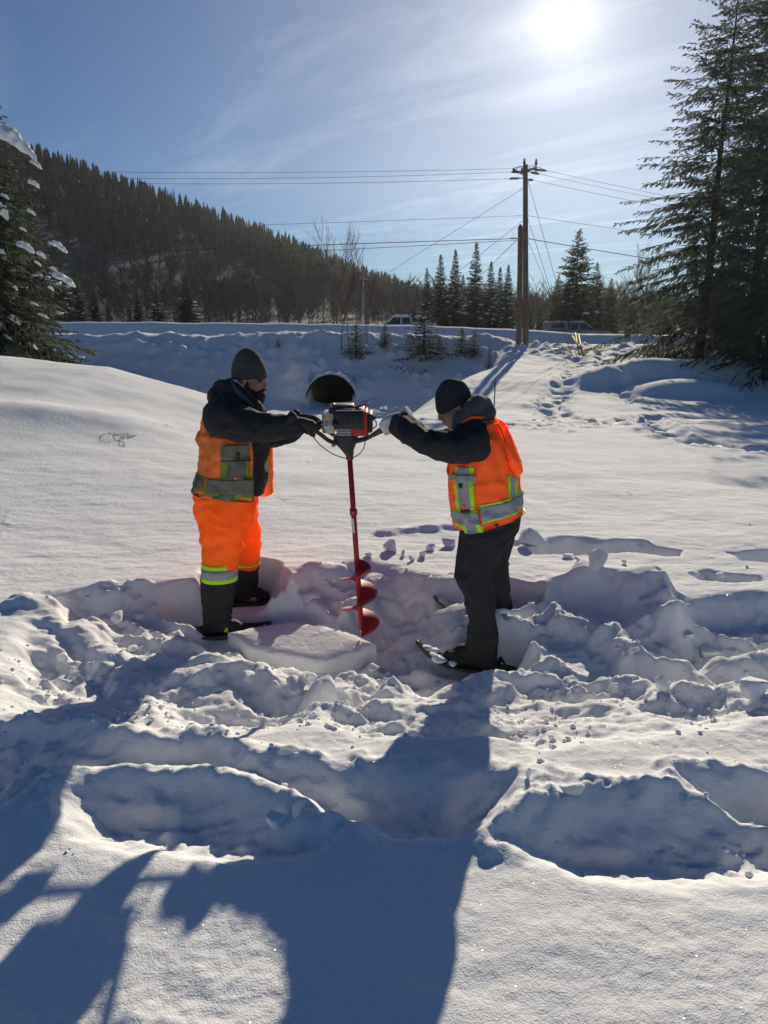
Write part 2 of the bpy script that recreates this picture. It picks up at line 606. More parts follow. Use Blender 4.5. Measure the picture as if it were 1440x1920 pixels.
# --- the trampled foreground (outlines traced on the undisturbed snow surface)
ZONE = poly_px([(10, 1330), (-20, 1270), (20, 1190), (90, 1112), (180, 1096), (340, 1088), (480, 1082), (600, 1066), (680, 1050), (760, 1066), (850, 1090),
                (930, 1112), (1050, 1096), (1180, 1114), (1300, 1118), (1440, 1108), (1700, 1112), (1760, 1330), (1440, 1345), (1200, 1378),
                (1000, 1392), (900, 1378), (780, 1372), (700, 1376), (560, 1350), (430, 1372), (250, 1365), (90, 1352)])
TRENCH = [
    # outline, depth, wall width, warp, floor roughness
    (poly_px([(92, 1114), (180, 1098), (345, 1088), (420, 1100), (470, 1085), (610, 1068), (690, 1050), (700, 1085), (640, 1105), (560, 1110), (500, 1130), (430, 1170), (300, 1150), (200, 1135), (120, 1150)]), 0.12, 0.09, 0.03, 0.05),
    (poly_px([(640, 1100), (700, 1078), (770, 1072), (830, 1088), (880, 1110), (905, 1150), (880, 1225), (800, 1235), (720, 1215), (660, 1190), (640, 1150)]), 0.34, 0.20, 0.04, 0.05),
    (poly_px([(890, 1115), (950, 1120), (1050, 1096), (1120, 1098), (1180, 1118), (1260, 1130), (1340, 1118), (1440, 1112), (1640, 1120), (1640, 1185), (1440, 1172), (1330, 1195), (1270, 1190), (1225, 1170), (1150, 1155), (1050, 1140), (990, 1165), (930, 1160)]), 0.13, 0.10, 0.03, 0.06),
    (poly_px([(950, 1200), (1040, 1196), (1110, 1212), (1190, 1240), (1240, 1250), (1150, 1268), (1060, 1262), (980, 1248), (935, 1225)]), 0.12, 0.10, 0.03, 0.05),
    (poly_px([(320, 1280), (420, 1262), (520, 1268), (610, 1300), (600, 1335), (520, 1345), (400, 1345), (330, 1325)]), 0.12, 0.12, 0.03, 0.04),
    (poly_px([(585, 1300), (700, 1285), (800, 1300), (900, 1315), (985, 1345), (940, 1372), (800, 1372), (690, 1378), (600, 1345)]), 0.12, 0.14, 0.03, 0.03),
    (poly_px([(420, 1215), (520, 1235), (600, 1250), (705, 1212), (730, 1250), (700, 1290), (620, 1300), (520, 1290), (430, 1250)]), 0.14, 0.12, 0.02, 0.04),
    (poly_px([(40, 1200), (105, 1185), (150, 1215), (150, 1260), (90, 1285), (45, 1262)]), 0.13, 0.09, 0.03, 0.05),
    (poly_px([(-200, 1360), (0, 1352), (200, 1372), (400, 1392), (480, 1425), (560, 1445), (640, 1452), (780, 1452), (900, 1452), (985, 1452), (970, 1500), (900, 1570), (700, 1565), (600, 1540), (540, 1500), (430, 1455), (330, 1440), (200, 1440), (90, 1460), (20, 1500), (-60, 1570), (-240, 1560)]), 0.14, 0.17, 0.03, 0.06),
    (poly_px([(95, 1500), (130, 1470), (220, 1458), (400, 1466), (520, 1503), (580, 1545), (660, 1565), (610, 1602), (470, 1618), (280, 1606), (130, 1570)]), 0.115, 0.18, 0.03, 0.05),
    (poly_px([(945, 1570), (1000, 1535), (1100, 1512), (1250, 1512), (1400, 1524), (1520, 1540), (1560, 1620), (1440, 1648), (1340, 1656), (1200, 1662), (1080, 1642), (1000, 1612)]), 0.125, 0.19, 0.03, 0.05),
    (poly_px([(1275, 1462), (1360, 1456), (1440, 1456), (1600, 1462), (1620, 1550), (1440, 1544), (1385, 1535), (1320, 1505)]), 0.16, 0.12, 0.022, 0.025),
    (poly_px([(985, 1026), (1080, 1016), (1150, 1020), (1200, 1020), (1288, 1030), (1280, 1042), (1180, 1034), (1080, 1040), (1000, 1040)]), 0.16, 0.08, 0.03, 0.03),
    (poly_px([(1362, 1034), (1440, 1030), (1560, 1036), (1560, 1056), (1440, 1054), (1390, 1050)]), 0.16, 0.08, 0.03, 0.02),
    (poly_px([(1285, 1072), (1330, 1066), (1420, 1080), (1440, 1088), (1380, 1090), (1310, 1086)]), 0.08, 0.06, 0.03, 0.03),
]
MOUND = [
    # lumps of thrown snow: px, py, height, rx, ry (m)
    (330, 1180, 0.10, 0.22, 0.14), (1400, 1300, 0.10, 0.2, 0.14), (240, 1215, 0.07, 0.25, 0.18), (850, 1160, 0.10, 0.16, 0.10),
]
# thrown-up ridges: polyline, height, half width (m)
RIDGES = [
    ([(1060, 1142), (1100, 1128), (1230, 1152), (1252, 1185)], 0.15, 0.17), ([(935, 1185), (1050, 1178), (1110, 1195), (1200, 1236), (1310, 1265)], 0.13, 0.13),
    ([(900, 1278), (1050, 1270), (1180, 1292), (1300, 1310)], 0.08, 0.13), ([(300, 1272), (380, 1264), (480, 1248), (560, 1272), (610, 1295)], 0.07, 0.10),
    ([(590, 1300), (700, 1285), (790, 1262), (830, 1272)], 0.08, 0.11), ([(50, 1170), (150, 1190), (215, 1245), (250, 1310)], 0.08, 0.13),
    ([(190, 1142), (330, 1136), (385, 1160)], 0.10, 0.09), ([(520, 1132), (590, 1108), (660, 1100)], 0.06, 0.12),
    ([(1200, 1192), (1330, 1190), (1470, 1200)], 0.09, 0.09), ([(1280, 1248), (1470, 1232)], 0.09, 0.10), ([(1130, 1330), (1300, 1300), (1470, 1310)], 0.05, 0.12),
    ([(640, 1330), (800, 1325), (960, 1352)], 0.06, 0.10), ([(720, 1030), (830, 1018), (900, 1024)], 0.06, 0.10), ([(960, 1052), (1100, 1044), (1200, 1052)], 0.05, 0.10),
]
RIDGES = [([G(px, py, 0.15) for px, py in t], h, w) for t, h, w in RIDGES]
# prints and trampled tracks farther out: polyline, half width, depth
TRACKS = [
    ([(1440, 855), (1290, 838), (1245, 815), (1215, 790), (1225, 770)], 0.22, 0.14),
    ([(1225, 782), (1150, 772), (1080, 765), (1030, 740), (1070, 715), (1090, 690)], 0.30, 0.16),
    ([(1175, 735), (1145, 705), (1120, 690), (1095, 675)], 0.25, 0.12),
    ([(930, 797), (1080, 797), (1190, 796)], 0.10, 0.06),
    ([(930, 803), (1100, 808), (1200, 800)], 0.08, 0.06),
    ([(1000, 812), (1060, 818)], 0.06, 0.05),
    ([(730, 795), (800, 790), (900, 797)], 0.12, 0.05),
]
TRACKS = [([G(px, py, 0.22 if py > 780 else 0.5) for px, py in t], w, d) for t, w, d in TRACKS]


def ground_z(x, y, detail=True):
    x = np.asarray(x, float); y = np.asarray(y, float)
    z = macro(x, y)
    # tracks in the middle distance
    m = (y > 7) & (y < 32) & (x > -2) & (x < 16)
    if m.any():
        xs, ys = x[m], y[m]; zz = z[m]
        wx = xs + 0.12 * fbm(xs * 2, ys * 2, 2, 61); wy = ys + 0.12 * fbm(xs * 2, ys * 2, 2, 62)
        f1, f2, idv, tx, ty = worley(xs * 2.2, ys * 2.2, 63)
        lump = np.clip(0.4 + fbm(xs * 5, ys * 5, 2, 64), 0, 1)
        for pts, hw, dp in TRACKS:
            d = line_d(wx, wy, pts)
            inn = sstep(hw * 1.3, hw * 0.7, d)
            zz = zz - inn * (dp * (0.35 + 0.9 * (idv > 0.45) * sstep(0.5, 0.2, f1)))
            zz = zz + 0.05 * np.exp(-((d - hw * 1.4) / 0.12) ** 2) * lump
        # rough thrown snow near the road on the right
        rough = sstep(25.5, 27.5, ys) * sstep(5, 7, xs)
        zz = zz + rough * 0.16 * (fbm(xs * 1.6, ys * 1.6, 3, 66) + 0.2)
        z[m] = zz
    # lumpy ploughed crest
    m = (y > 27) & (y < 46) & (np.abs(x) < 60)
    if m.any():
        xs, ys = x[m], y[m]
        c = np.exp(-((ys - 32.9) / 0.9) ** 2) * 1.0
        f1, f2, idv, tx, ty = worley(xs * 2.6, ys * 2.6, 71)
        z[m] += c * (0.12 * fbm(xs * 1.3, ys * 1.3, 3, 72) + 0.10 * idv * sstep(0.6, 0.1, f1))
        d2 = sstep(27, 30, ys) * sstep(33.6, 32, ys)
        f1, f2, idv, tx, ty = worley(xs * 1.5, ys * 1.5, 73)
        z[m] += d2 * 0.16 * sstep(0.55, 0.05, f1) * (idv > 0.55)
    # the culvert's channel in the bank
    m = (y > 25.5) & (y < 33) & (np.abs(x - CX) < 2.6)
    if m.any():
        xs, ys = x[m], y[m]
        k = sstep(0.98, 0.80, np.abs(xs - CX)) * sstep(27.3, 28.0, ys) * (ys < 29.9)
        fl = -1.02 + 0.22 * ((xs - CX) / 0.9) ** 2 + 0.10 * fbm(xs * 1.5, ys * 1.5, 2, 77)
        z[m] = np.where(k > 0.01, np.minimum(z[m], z[m] * (1 - k) + fl * k), z[m])
        # the ditch floor in front of the mouth
        k2 = sstep(1.9, 0.7, np.abs(xs - CX)) * sstep(25.5, 27.0, ys) * (ys < 28.2)
        z[m] = np.minimum(z[m], z[m] * (1 - k2) + (-0.98) * k2)
    # grain of the wind-packed surface
    m = (y > 0) & (y < 16) & (np.abs(x) < 9)
    if m.any() and detail:
        xs, ys = x[m], y[m]
        z[m] += 0.010 * fbm(xs * 1.1, ys * 1.7, 3, 81) + 0.004 * fbm(xs * 5, ys * 9, 3, 82) * sstep(14, 6, ys)
        sparse = sstep(0.55, 0.9, fbm(xs * 1.4, ys * 1.4, 2, 84))
        z[m] += 0.02 * sparse * np.clip(fbm(xs * 13, ys * 13, 2, 85), 0, 2)
    # trampled foreground
    m = (y > 0.8) & (y < 8.2) & (np.abs(x) < 4.6)
    if m.any():
        xs, ys = x[m], y[m]; zz = z[m]
        wx = xs + 0.045 * fbm(xs * 3.2, ys * 3.2, 3, 91); wy = ys + 0.045 * fbm(xs * 3.2 + 7, ys * 3.2, 3, 92)
        sd = poly_sd(wx, wy, ZONE)
        M = sstep(-0.06, 0.16, sd)
        near = sstep(0.0, 0.25, sd)
        # broken crust: big soft plates, puffs and crumbs (only where trampled)
        zi = np.nonzero(sd > -0.3)[0]
        if len(zi):
            xz, yz, wxz, wyz = xs[zi], ys[zi], wx[zi], wy[zi]
            Mz, nz = M[zi], near[zi]
            f1, f2, idv, tx, ty = worley(wxz * 2.1, wyz * 3.0, 93)
            edge = sstep(0.0, 0.34, f2 - f1)
            plate = ((idv - 0.5) * 0.065 + tx * 0.04 * (idv - 0.4) + ty * 0.05) * edge
            g1, g2, idg, gx, gy = worley(wxz * 6 + 3, wyz * 6.5, 94)
            clod = np.sqrt(np.clip(1 - (g1 / (0.25 + 0.22 * idg)) ** 2, 0, 1)) * (idg > 0.62) * (0.005 + 0.028 * (idg - 0.62) / 0.38)
            h1, h2, idh, hx, hy = worley(wxz * 17, wyz * 17, 95)
            crumb = np.sqrt(np.clip(1 - (h1 / 0.36) ** 2, 0, 1)) * (idh > 0.6) * 0.010
            soft = sstep(-0.1, 0.45, fbm(xz * 1.3, yz * 1.3, 2, 97))
            dz = Mz * (-0.08 - 0.13 * sstep(0.12, 0.65, sd[zi]) + plate + 0.04 * fbm(wxz * 1.5, wyz * 2.2, 3, 96))
            dz = dz + Mz * soft * (clod + crumb)
            dz = dz + nz * (0.024 * (billow(wxz * 4.0, wyz * 5.0, 4, 98) - 0.4) + 0.007 * fbm(xz * 22, yz * 22, 2, 99))
            zz[zi] += dz

        def sub_idx(poly, pad):
            q = np.asarray(poly)
            return np.nonzero((xs > q[:, 0].min() - pad) & (xs < q[:, 0].max() + pad) & (ys > q[:, 1].min() - pad) & (ys < q[:, 1].max() + pad))[0]
        # mounds
        for i, (px, py, h, rx, ry) in enumerate(MOUND):
            cx, cy = G(px, py, 0.2)
            j = sub_idx([(cx - rx, cy - ry), (cx + rx, cy + ry)], 0.4)
            if not len(j): continue
            ex = (wx[j] - cx) / rx; ey = (wy[j] - cy) / ry
            r = np.sqrt(ex * ex + ey * ey) + 0.22 * fbm(xs[j] * 4, ys[j] * 4, 3, 101 + i)
            zz[j] += h * 0.7 * sstep(1.1, 0.35, r)
        for i, (pts, h, w_) in enumerate(RIDGES):
            j = sub_idx(pts, 0.4)
            if not len(j): continue
            d = line_d(wx[j], wy[j], pts) / w_ + 0.35 * fbm(xs[j] * 5, ys[j] * 5, 3, 161 + i)
            zz[j] += h * (0.75 + 0.5 * pnoise(xs[j] * 3.1, ys[j] * 3.1, 181 + i)) * sstep(1.15, 0.15, d)
        # prints and trenches
        warp_a = fbm(xs * 5.0, ys * 5.0, 3, 121); warp_b = fbm(xs * 17, ys * 17, 2, 122)
        floor_n = fbm(xs * 4, ys * 6, 3, 123)
        cut = np.zeros_like(zz); rim = np.zeros_like(zz)
        for i, (poly, dep, ww, wp, fr) in enumerate(TRENCH):
            j = sub_idx(poly, 0.35)
            if not len(j): continue
            s = poly_sd(xs[j], ys[j], poly) + wp * warp_a[j] + 0.007 * warp_b[j]
            inn = sstep(-ww * 0.15, ww, s)
            cut[j] = np.maximum(cut[j], inn * (dep + fr * floor_n[j]))
            if i in (8, 9, 10, 11):
                cyy = np.mean([q[1] for q in poly])
                cxx = np.mean([q[0] for q in poly]); hw = max(abs(q[0] - cxx) for q in poly)
                far = np.clip(sstep(cyy, cyy + 0.12, ys[j]) + sstep(0.72, 0.95, np.abs(xs[j] - cxx) / hw) * sstep(cyy - 0.12, cyy, ys[j]), 0, 1)
                b = np.exp(-((s + 0.05) / 0.06) ** 2) * far
                rim[j] = np.maximum(rim[j], b * (0.012 + 0.035 * np.clip(0.4 + warp_a[j], 0, 1.2) + 0.012 * warp_b[j]))
        zz = zz - cut * (1 - 0.30 * M) + rim
        j = np.nonzero(cut > 0.02)[0]
        zz[j] += sstep(0.02, 0.10, cut[j]) * (0.030 * billow(xs[j] * 6, ys[j] * 9, 4, 124) + 0.006 * fbm(xs[j] * 24, ys[j] * 24, 2, 128))
        # rough collapsed rim between the prints in the front
        for (pts, amp) in ((poly_px([(430, 1400), (560, 1440), (640, 1490), (560, 1500), (420, 1450), (380, 1420)]), 0.04),
                           (poly_px([(970, 1450), (1080, 1450), (1270, 1470), (1310, 1510), (1100, 1505), (980, 1540), (900, 1570), (940, 1500)]), 0.06),
                           (poly_px([(560, 1500), (680, 1555), (690, 1580), (640, 1600), (560, 1550)]), 0.05),
                           (poly_px([(50, 1470), (130, 1450), (130, 1560), (60, 1530)]), 0.03)):
            j = sub_idx(pts, 0.3)
            if not len(j): continue
            s = sstep(-0.10, 0.10, poly_sd(wx[j], wy[j], pts))
            zz[j] += s * amp * (0.5 + 0.6 * billow(xs[j] * 9, ys[j] * 9, 4, 125))
        # powdery texture on the near lit snow
        tex = sstep(0.0, 0.5, fbm(xs * 0.9 + 3, ys * 0.9, 2, 126) + 0.25)
        zz = zz + tex * 0.0035 * fbm(xs * 36, ys * 36, 2, 127) * sstep(6, 3, ys)
        # the dug floor under and in front of the cut slab
        for pts, cap in CARVE:
            j = sub_idx(pts, 0.2)
            if not len(j): continue
            k = sstep(-0.04, 0.08, poly_sd(wx[j], wy[j], pts))
            zz[j] = np.where(zz[j] > cap, zz[j] * (1 - k) + (cap + 0.08 * (zz[j] - cap)) * k, zz[j])
        # flatten where the feet stand
        for (fx, fy, fz_, r0) in FEET:
            d = np.hypot((xs - fx), (ys - fy) * 1.3)
            k = sstep(r0 * 1.3, r0 * 0.55, d)
            zz = zz * (1 - k) + k * np.minimum(zz, fz_)
            zz = zz * (1 - k * 0.7) + k * 0.7 * fz_
        z[m] = zz
    return z


CX = P(621, 736, 28.6).x
CARVE = [(poly_px([(425, 1185), (548, 1165), (650, 1182), (705, 1200), (690, 1240), (600, 1265), (500, 1245), (430, 1215)], 0.0), -0.06),
         (poly_px([(440, 1225), (590, 1255), (700, 1225), (700, 1285), (600, 1300), (480, 1280)], -0.05), -0.10)]
FEET = []
for (px, py, Y, r0) in ((360, 1184, 4.45, 0.17), (420, 1182, 4.45, 0.17), (480, 1176, 4.45, 0.12), (455, 1128, 4.85, 0.24), (480, 1135, 4.7, 0.2), (440, 1140, 4.65, 0.2), (410, 1205, 4.22, 0.2), (860, 1268, 3.75, 0.22), (930, 1275, 3.75, 0.2),
                        (815, 1238, 3.95, 0.14), (880, 1254, 3.95, 0.2), (960, 1256, 3.95, 0.12), (930, 1160, 4.45, 0.2), (850, 1140, 4.5, 0.13), (985, 1166, 4.45, 0.1)):
    q = P(px, py, Y)
    FEET.append((q.x, q.y, q.z - 0.035, r0))


def gz(x, y):
    return float(ground_z(np.array([x]), np.array([y]))[0])


def graded(parts):
    out = [parts[0][0]]
    for a, b, s0, s1 in parts:
        p = a; L = b - a
        while p < b - 1e-6:
            s = s0 + (s1 - s0) * (p - a) / L
            p += s
            out.append(min(p, b))
    return np.array(out)


def build_ground():
    xp = graded([(0, 3.3, 0.0128, 0.0155), (3.3, 9, 0.028, 0.13), (9, 30, 0.16, 0.8), (30, 120, 1.0, 9), (120, 920, 20, 140)])
    xs = np.concatenate([-xp[:0:-1], xp])
    yn = graded([(0, 0.9, 0.05, 0.02)])
    ys = graded([(-60, -2, 8, 1.0), (-2, 0.9, 0.3, 0.03), (0.9, 5.3, 0.0110, 0.0135), (5.3, 9, 0.015, 0.05), (9, 17, 0.055, 0.13), (17, 35, 0.14, 0.16), (35, 60, 0.2, 1.2), (60, 160, 2, 8), (160, 780, 20, 120)])
    X, Y = np.meshgrid(xs, ys)
    Z = ground_z(X.ravel(), Y.ravel())
    v = np.stack([X.ravel(), Y.ravel(), Z], 1)
    nx, ny = len(xs), len(ys)
    i = np.arange(nx * ny).reshape(ny, nx)
    f = np.stack([i[:-1, :-1], i[:-1, 1:], i[1:, 1:], i[1:, :-1]], -1).reshape(-1, 4)
    me = np_mesh('snow_ground', v, f)
    o = link('snow_ground', me, M_SNOW, None, True)
    tag(o, 'deep white snow covering the field, trampled in front', 'snow', kind='structure')
    return o


build_ground()

# ------------------------------------------------------------------ road
def mz(x, y):
    return float(macro(np.array([x]), np.array([y]))[0])


def meet(px, py, y0, y1, n=200):
    """First point along a pixel's ray that lies on the ground."""
    ts = np.linspace(y0, y1, n)
    pts = np.array([P(px, py, t)[:] for t in ts])
    zz = macro(pts[:, 0], pts[:, 1])
    k = int(np.argmax(zz >= pts[:, 2]))
    return Vector((pts[k, 0], pts[k, 1], float(zz[k])))


def build_road():
    xs = np.linspace(-60, 60, 121)
    rows = []
    for k, y in enumerate((35.6, 37.0, 38.6, 40.2)):
        z = macro(xs, np.full(xs.shape, y))
        rows.append(np.stack([xs, np.full(xs.shape, y), z + 0.02 + (0.02 if k in (1, 2) else 0)], 1))
    v = np.concatenate(rows); n = len(xs)
    i = np.arange(4 * n).reshape(4, n)
    f = np.stack([i[:-1, :-1], i[:-1, 1:], i[1:, 1:], i[1:, :-1]], -1).reshape(-1, 4)
    m = simple('packed_road_snow', (0.55, 0.56, 0.58), 0.8, 0.15, 1.2)
    tag(link('road', np_mesh('road', v, f), m, None, True), kind='structure')


build_road()

# ------------------------------------------------------------------ trees
M_BARK = simple('spruce_bark', (0.07, 0.055, 0.045), 0.9, 0.35, 14, 0.6, 40)
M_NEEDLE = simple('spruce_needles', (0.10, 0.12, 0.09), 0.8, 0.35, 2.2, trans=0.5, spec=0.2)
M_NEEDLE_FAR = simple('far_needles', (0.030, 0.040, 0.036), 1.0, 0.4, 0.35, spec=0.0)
M_TWIG = simple('bare_twigs', (0.13, 0.095, 0.08), 0.9, 0.3, 3)
M_TWIG_FAR = simple('far_bare_twigs', (0.10, 0.092, 0.090), 1.0, 0.3, 0.2, spec=0.0)


class Tri:
    def __init__(self):
        self.v = []; self.f = []

    def blade(self, a, b, w, nrm):
        """a thin four-cornered needle spray from a to b"""
        d = b - a
        s = d.cross(nrm)
        if s.length < 1e-6: return
        s = s.normalized() * w
        m = a + d * 0.42
        k = len(self.v)
        self.v += [a, m + s, b, m - s]
        self.f += [(k, k + 1, k + 2, k + 3)]

    def stick(self, a, b, ra, rb):
        d = (b - a)
        if d.length < 1e-6: return
        u = d.orthogonal().normalized(); w = d.normalized().cross(u)
        k = len(self.v)
        for p, r in ((a, ra), (b, rb)):
            for t in (0, 2.094, 4.189):
                self.v.append(p + (u * math.cos(t) + w * math.sin(t)) * r)
        for t in range(3):
            self.f.append((k + t, k + (t + 1) % 3, k + 3 + (t + 1) % 3, k + 3 + t))

    def mesh(self, name):
        return np_mesh(name, np.array([tuple(v) for v in self.v]), np.array(self.f))


def np_blades(a, b, w, nrm):
    d = b - a
    s = np.cross(d, nrm)
    s = s / (np.linalg.norm(s, axis=1, keepdims=True) + 1e-9) * w[:, None]
    m = a + d * 0.42
    return np.stack([a, m + s, b, m - s], 1).reshape(-1, 3)


def spruce_parts(H, Rb, seed, whorl=0.30, nb=6, twig=0.30, droop=0.35, bare=0.06, power=0.85, dense=1.0, w=0.022, gap=0.0, sub=2, belly=0.0):
    """Trunk and crown of a spruce with its foot at the origin."""
    rg = random.Random(seed)
    rn = np.random.default_rng(seed)
    tr = MB()
    n = 9
    bend = [(0.03 * H * 0.06 * math.sin(i * 1.3 + seed), 0.02 * H * 0.06 * math.cos(i * 1.7 + seed)) for i in range(n)]
    pts = [Vector((bend[i][0], bend[i][1], -0.3 + (H * 0.985 + 0.3) * i / (n - 1))) for i in range(n)]
    r0 = 0.012 * H + 0.03
    tr.tube(pts, [r0 * (1 - 0.93 * i / (n - 1)) for i in range(n)], 9)
    cr = Tri()
    BL = []
    tips = []
    h = H * bare
    up = np.array([0, 0, 1.0])
    while h < H * 0.985:
        f = h / H
        L0 = Rb * ((1 - f) ** power) * (1 - belly * max(0.0, 0.25 - f) * 4) + 0.08
        k = max(3, int(round(nb * (0.75 + 0.5 * rg.random()) * (1.0 if f < 0.85 else 0.75))))
        a0 = rg.random() * 6.28
        for j in range(k):
            if rg.random() < gap: continue
            az = a0 + 6.283 * j / k + rg.uniform(-0.35, 0.35)
            L = L0 * rg.uniform(0.62, 1.14)
            hh = h + rg.uniform(-0.5, 0.5) * whorl
            d = np.array([math.cos(az), math.sin(az), 0]); side = np.array([-d[1], d[0], 0])
            up0 = 0.50 * f - 0.05
            m = max(4, int(L / 0.4) + 2)
            t = np.linspace(0, 1, m + 1)
            z = up0 * L * t - droop * (1 - 0.55 * f) * L * t ** 1.6 + 0.20 * L * np.clip(t - 0.6, 0, 1) ** 1.3
            path = d * (L * t)[:, None] + up * (hh + z)[:, None] + side * (0.04 * L * np.sin(3 * t + az))[:, None]
            vp = [Vector(p) for p in path]
            rr = 0.010 * (0.4 + L * 0.35)
            for i in range(0, m, 2):
                e = min(i + 2, m)
                cr.stick(vp[i], vp[e], rr * (1 - i / m) + 0.002, rr * (1 - e / m) + 0.002)
            nt = max(5, int(L / 0.085 * dense))
            tt = 0.08 + 0.92 * (np.arange(nt) + rn.random(nt)) / nt
            x = tt * m; ii = np.minimum(x.astype(int), m - 1)
            p = path[ii] + (path[ii + 1] - path[ii]) * (x - ii)[:, None]
            ax = path[ii + 1] - path[ii]; ax = ax / np.linalg.norm(ax, axis=1, keepdims=True)
            tl = twig * (0.30 + 0.70 * (1 - f)) * (0.55 + 0.6 * rn.random(nt)) * (0.50 + 0.80 * (1 - tt)) * min(1.0, 0.35 + L * 0.5)
            sg = np.where(np.arange(nt) % 2, 1.0, -1.0)
            dv = ax * rn.uniform(0.5, 1.1, nt)[:, None] + side * (sg * rn.uniform(0.5, 1.1, nt))[:, None] + up * rn.uniform(-0.65, 0.12, nt)[:, None]
            dv = dv / np.linalg.norm(dv, axis=1, keepdims=True)
            e = p + dv * tl[:, None]
            nr = np.stack([rn.uniform(-0.7, 0.7, nt), rn.uniform(-0.7, 0.7, nt), np.ones(nt)], 1)
            BL.append(np_blades(p, e, w * rn.uniform(0.7, 1.3, nt), nr))
            for s_ in range(sub):
                q = p + (e - p) * rn.uniform(0.15, 0.8, nt)[:, None]
                d2 = dv + side * rn.uniform(-0.9, 0.9, nt)[:, None] + ax * rn.uniform(-0.2, 0.8, nt)[:, None] + up * rn.uniform(-0.9, 0.15, nt)[:, None]
                d2 = d2 / np.linalg.norm(d2, axis=1, keepdims=True)
                n2 = np.stack([rn.uniform(-1, 1, nt), rn.uniform(-1, 1, nt), np.full(nt, 0.7)], 1)
                BL.append(np_blades(q, q + d2 * (tl * rn.uniform(0.4, 0.75, nt))[:, None], w * 0.85 * rn.uniform(0.7, 1.2, nt), n2))
            e0 = path[-1]; tn = (e0 - path[-2]); tn = tn / np.linalg.norm(tn)
            BL.append(np_blades(path[-2][None], (e0 + tn * twig * 0.45 * (1 - 0.8 * f))[None], np.array([w]), up[None]))
            tips.append((vp, L, f))
        h += whorl * (1.0 - 0.55 * f) * rg.uniform(0.85, 1.15)
    top = Vector((bend[-1][0], bend[-1][1], H))
    for q in range(9):
        az = q * 2.4
        cr.blade(top - Vector((0, 0, 0.25 + 0.06 * q)), top - Vector((0, 0, 0.05 + 0.09 * q)) + Vector((math.cos(az), math.sin(az), 0.6)) * 0.16, w * 0.8, Vector((math.sin(az), -math.cos(az), 0.3)))
    cr.blade(top - Vector((0, 0, 0.4)), top + Vector((0, 0, 0.12)), w, Vector((1, 0, 0)))
    cv = np.array([tuple(v) for v in cr.v]); cf = np.array(cr.f)
    B = np.concatenate(BL)
    bf = np.arange(len(B)).reshape(-1, 4) + len(cv)
    return tr.mesh('trunk'), np_mesh('crown', np.concatenate([cv, B]), np.concatenate([cf, bf])), tips


def lumpy(c, r, seed, sub=2, amp=0.25):
    """Rounded, uneven lump of snow as verts, faces."""
    bm = bmesh.new()
    bmesh.ops.create_icosphere(bm, subdivisions=sub, radius=1)
    rg = random.Random(seed)
    o1, o2 = rg.uniform(0, 50), rg.uniform(0, 50)
    vs = np.array([v.co[:] for v in bm.verts])
    nn = fbm(vs[:, 0] * 1.3 + o1 + vs[:, 2] * 0.7, vs[:, 1] * 1.3 + o2 - vs[:, 2] * 0.9, 3, seed)
    vs = vs * (1 + amp * nn)[:, None]
    vs = np.where(vs[:, 2:3] < -0.35, vs * np.array([1, 1, 0]) + np.array([0, 0, -0.35]), vs)
    vs = vs * np.array(r) + np.array(c)
    fs = [[v.index for v in f.verts] for f in bm.faces]
    bm.free()
    return [Vector(v) for v in vs], fs


def place_tree(name, meshes, loc, label, group=None, cat='tree', rz=0.0, sc=1.0, snow=None, scz=None):
    o = empty(name, loc)
    o.rotation_euler = (0, 0, rz)
    o.scale = (sc, sc, scz if scz else sc)
    for nm, me, mt in (('trunk', meshes[0], M_BARK), ('crown', meshes[1], meshes[3] if len(meshes) > 3 else M_NEEDLE)):
        c = bpy.data.objects.new(nm, me)
        if len(me.materials) == 0: me.materials.append(mt)
        col.objects.link(c); c.parent = o
    if snow is not None:
        c = bpy.data.objects.new('snow_load', snow)
        if len(snow.materials) == 0: snow.materials.append(M_SNOWB)
        col.objects.link(c); c.parent = o; c['kind'] = 'stuff'
    tag(o, label, cat, group)
    return o


def snow_on(tips, seed, frac=0.12, fmax=0.7, size=0.16):
    """Snow pads lying on some branches, one joined mesh."""
    rg = random.Random(seed)
    mb = MB()
    for path, L, f in tips:
        if f > fmax or rg.random() > frac: continue
        i = rg.randrange(len(path) // 2, len(path) - 1)
        p = path[i]
        s = size * rg.uniform(0.6, 1.5)
        d = (path[i + 1] - path[i])
        vs, fs = lumpy((0, 0, 0), (s * 1.5, s * 0.8, s * 0.55), rg.randrange(9999), 1, 0.3)
        rot = Matrix.Rotation(math.atan2(d.y, d.x), 3, 'Z')
        mb.add([rot @ v + p + Vector((0, 0, s * 0.22)) for v in vs], fs)
    if not mb.v: return None
    me = mb.mesh('snow_load')
    me.polygons.foreach_set('use_smooth', np.ones(len(me.polygons), bool))
    return me


def tree_at(px, base_py, Y, top_py):
    """Foot on the ground under a pixel column and the height that reaches top_py."""
    b = P(px, base_py, Y)
    z = mz(b.x, Y)
    return Vector((b.x, Y, z)), P(px, top_py, Y).z - z


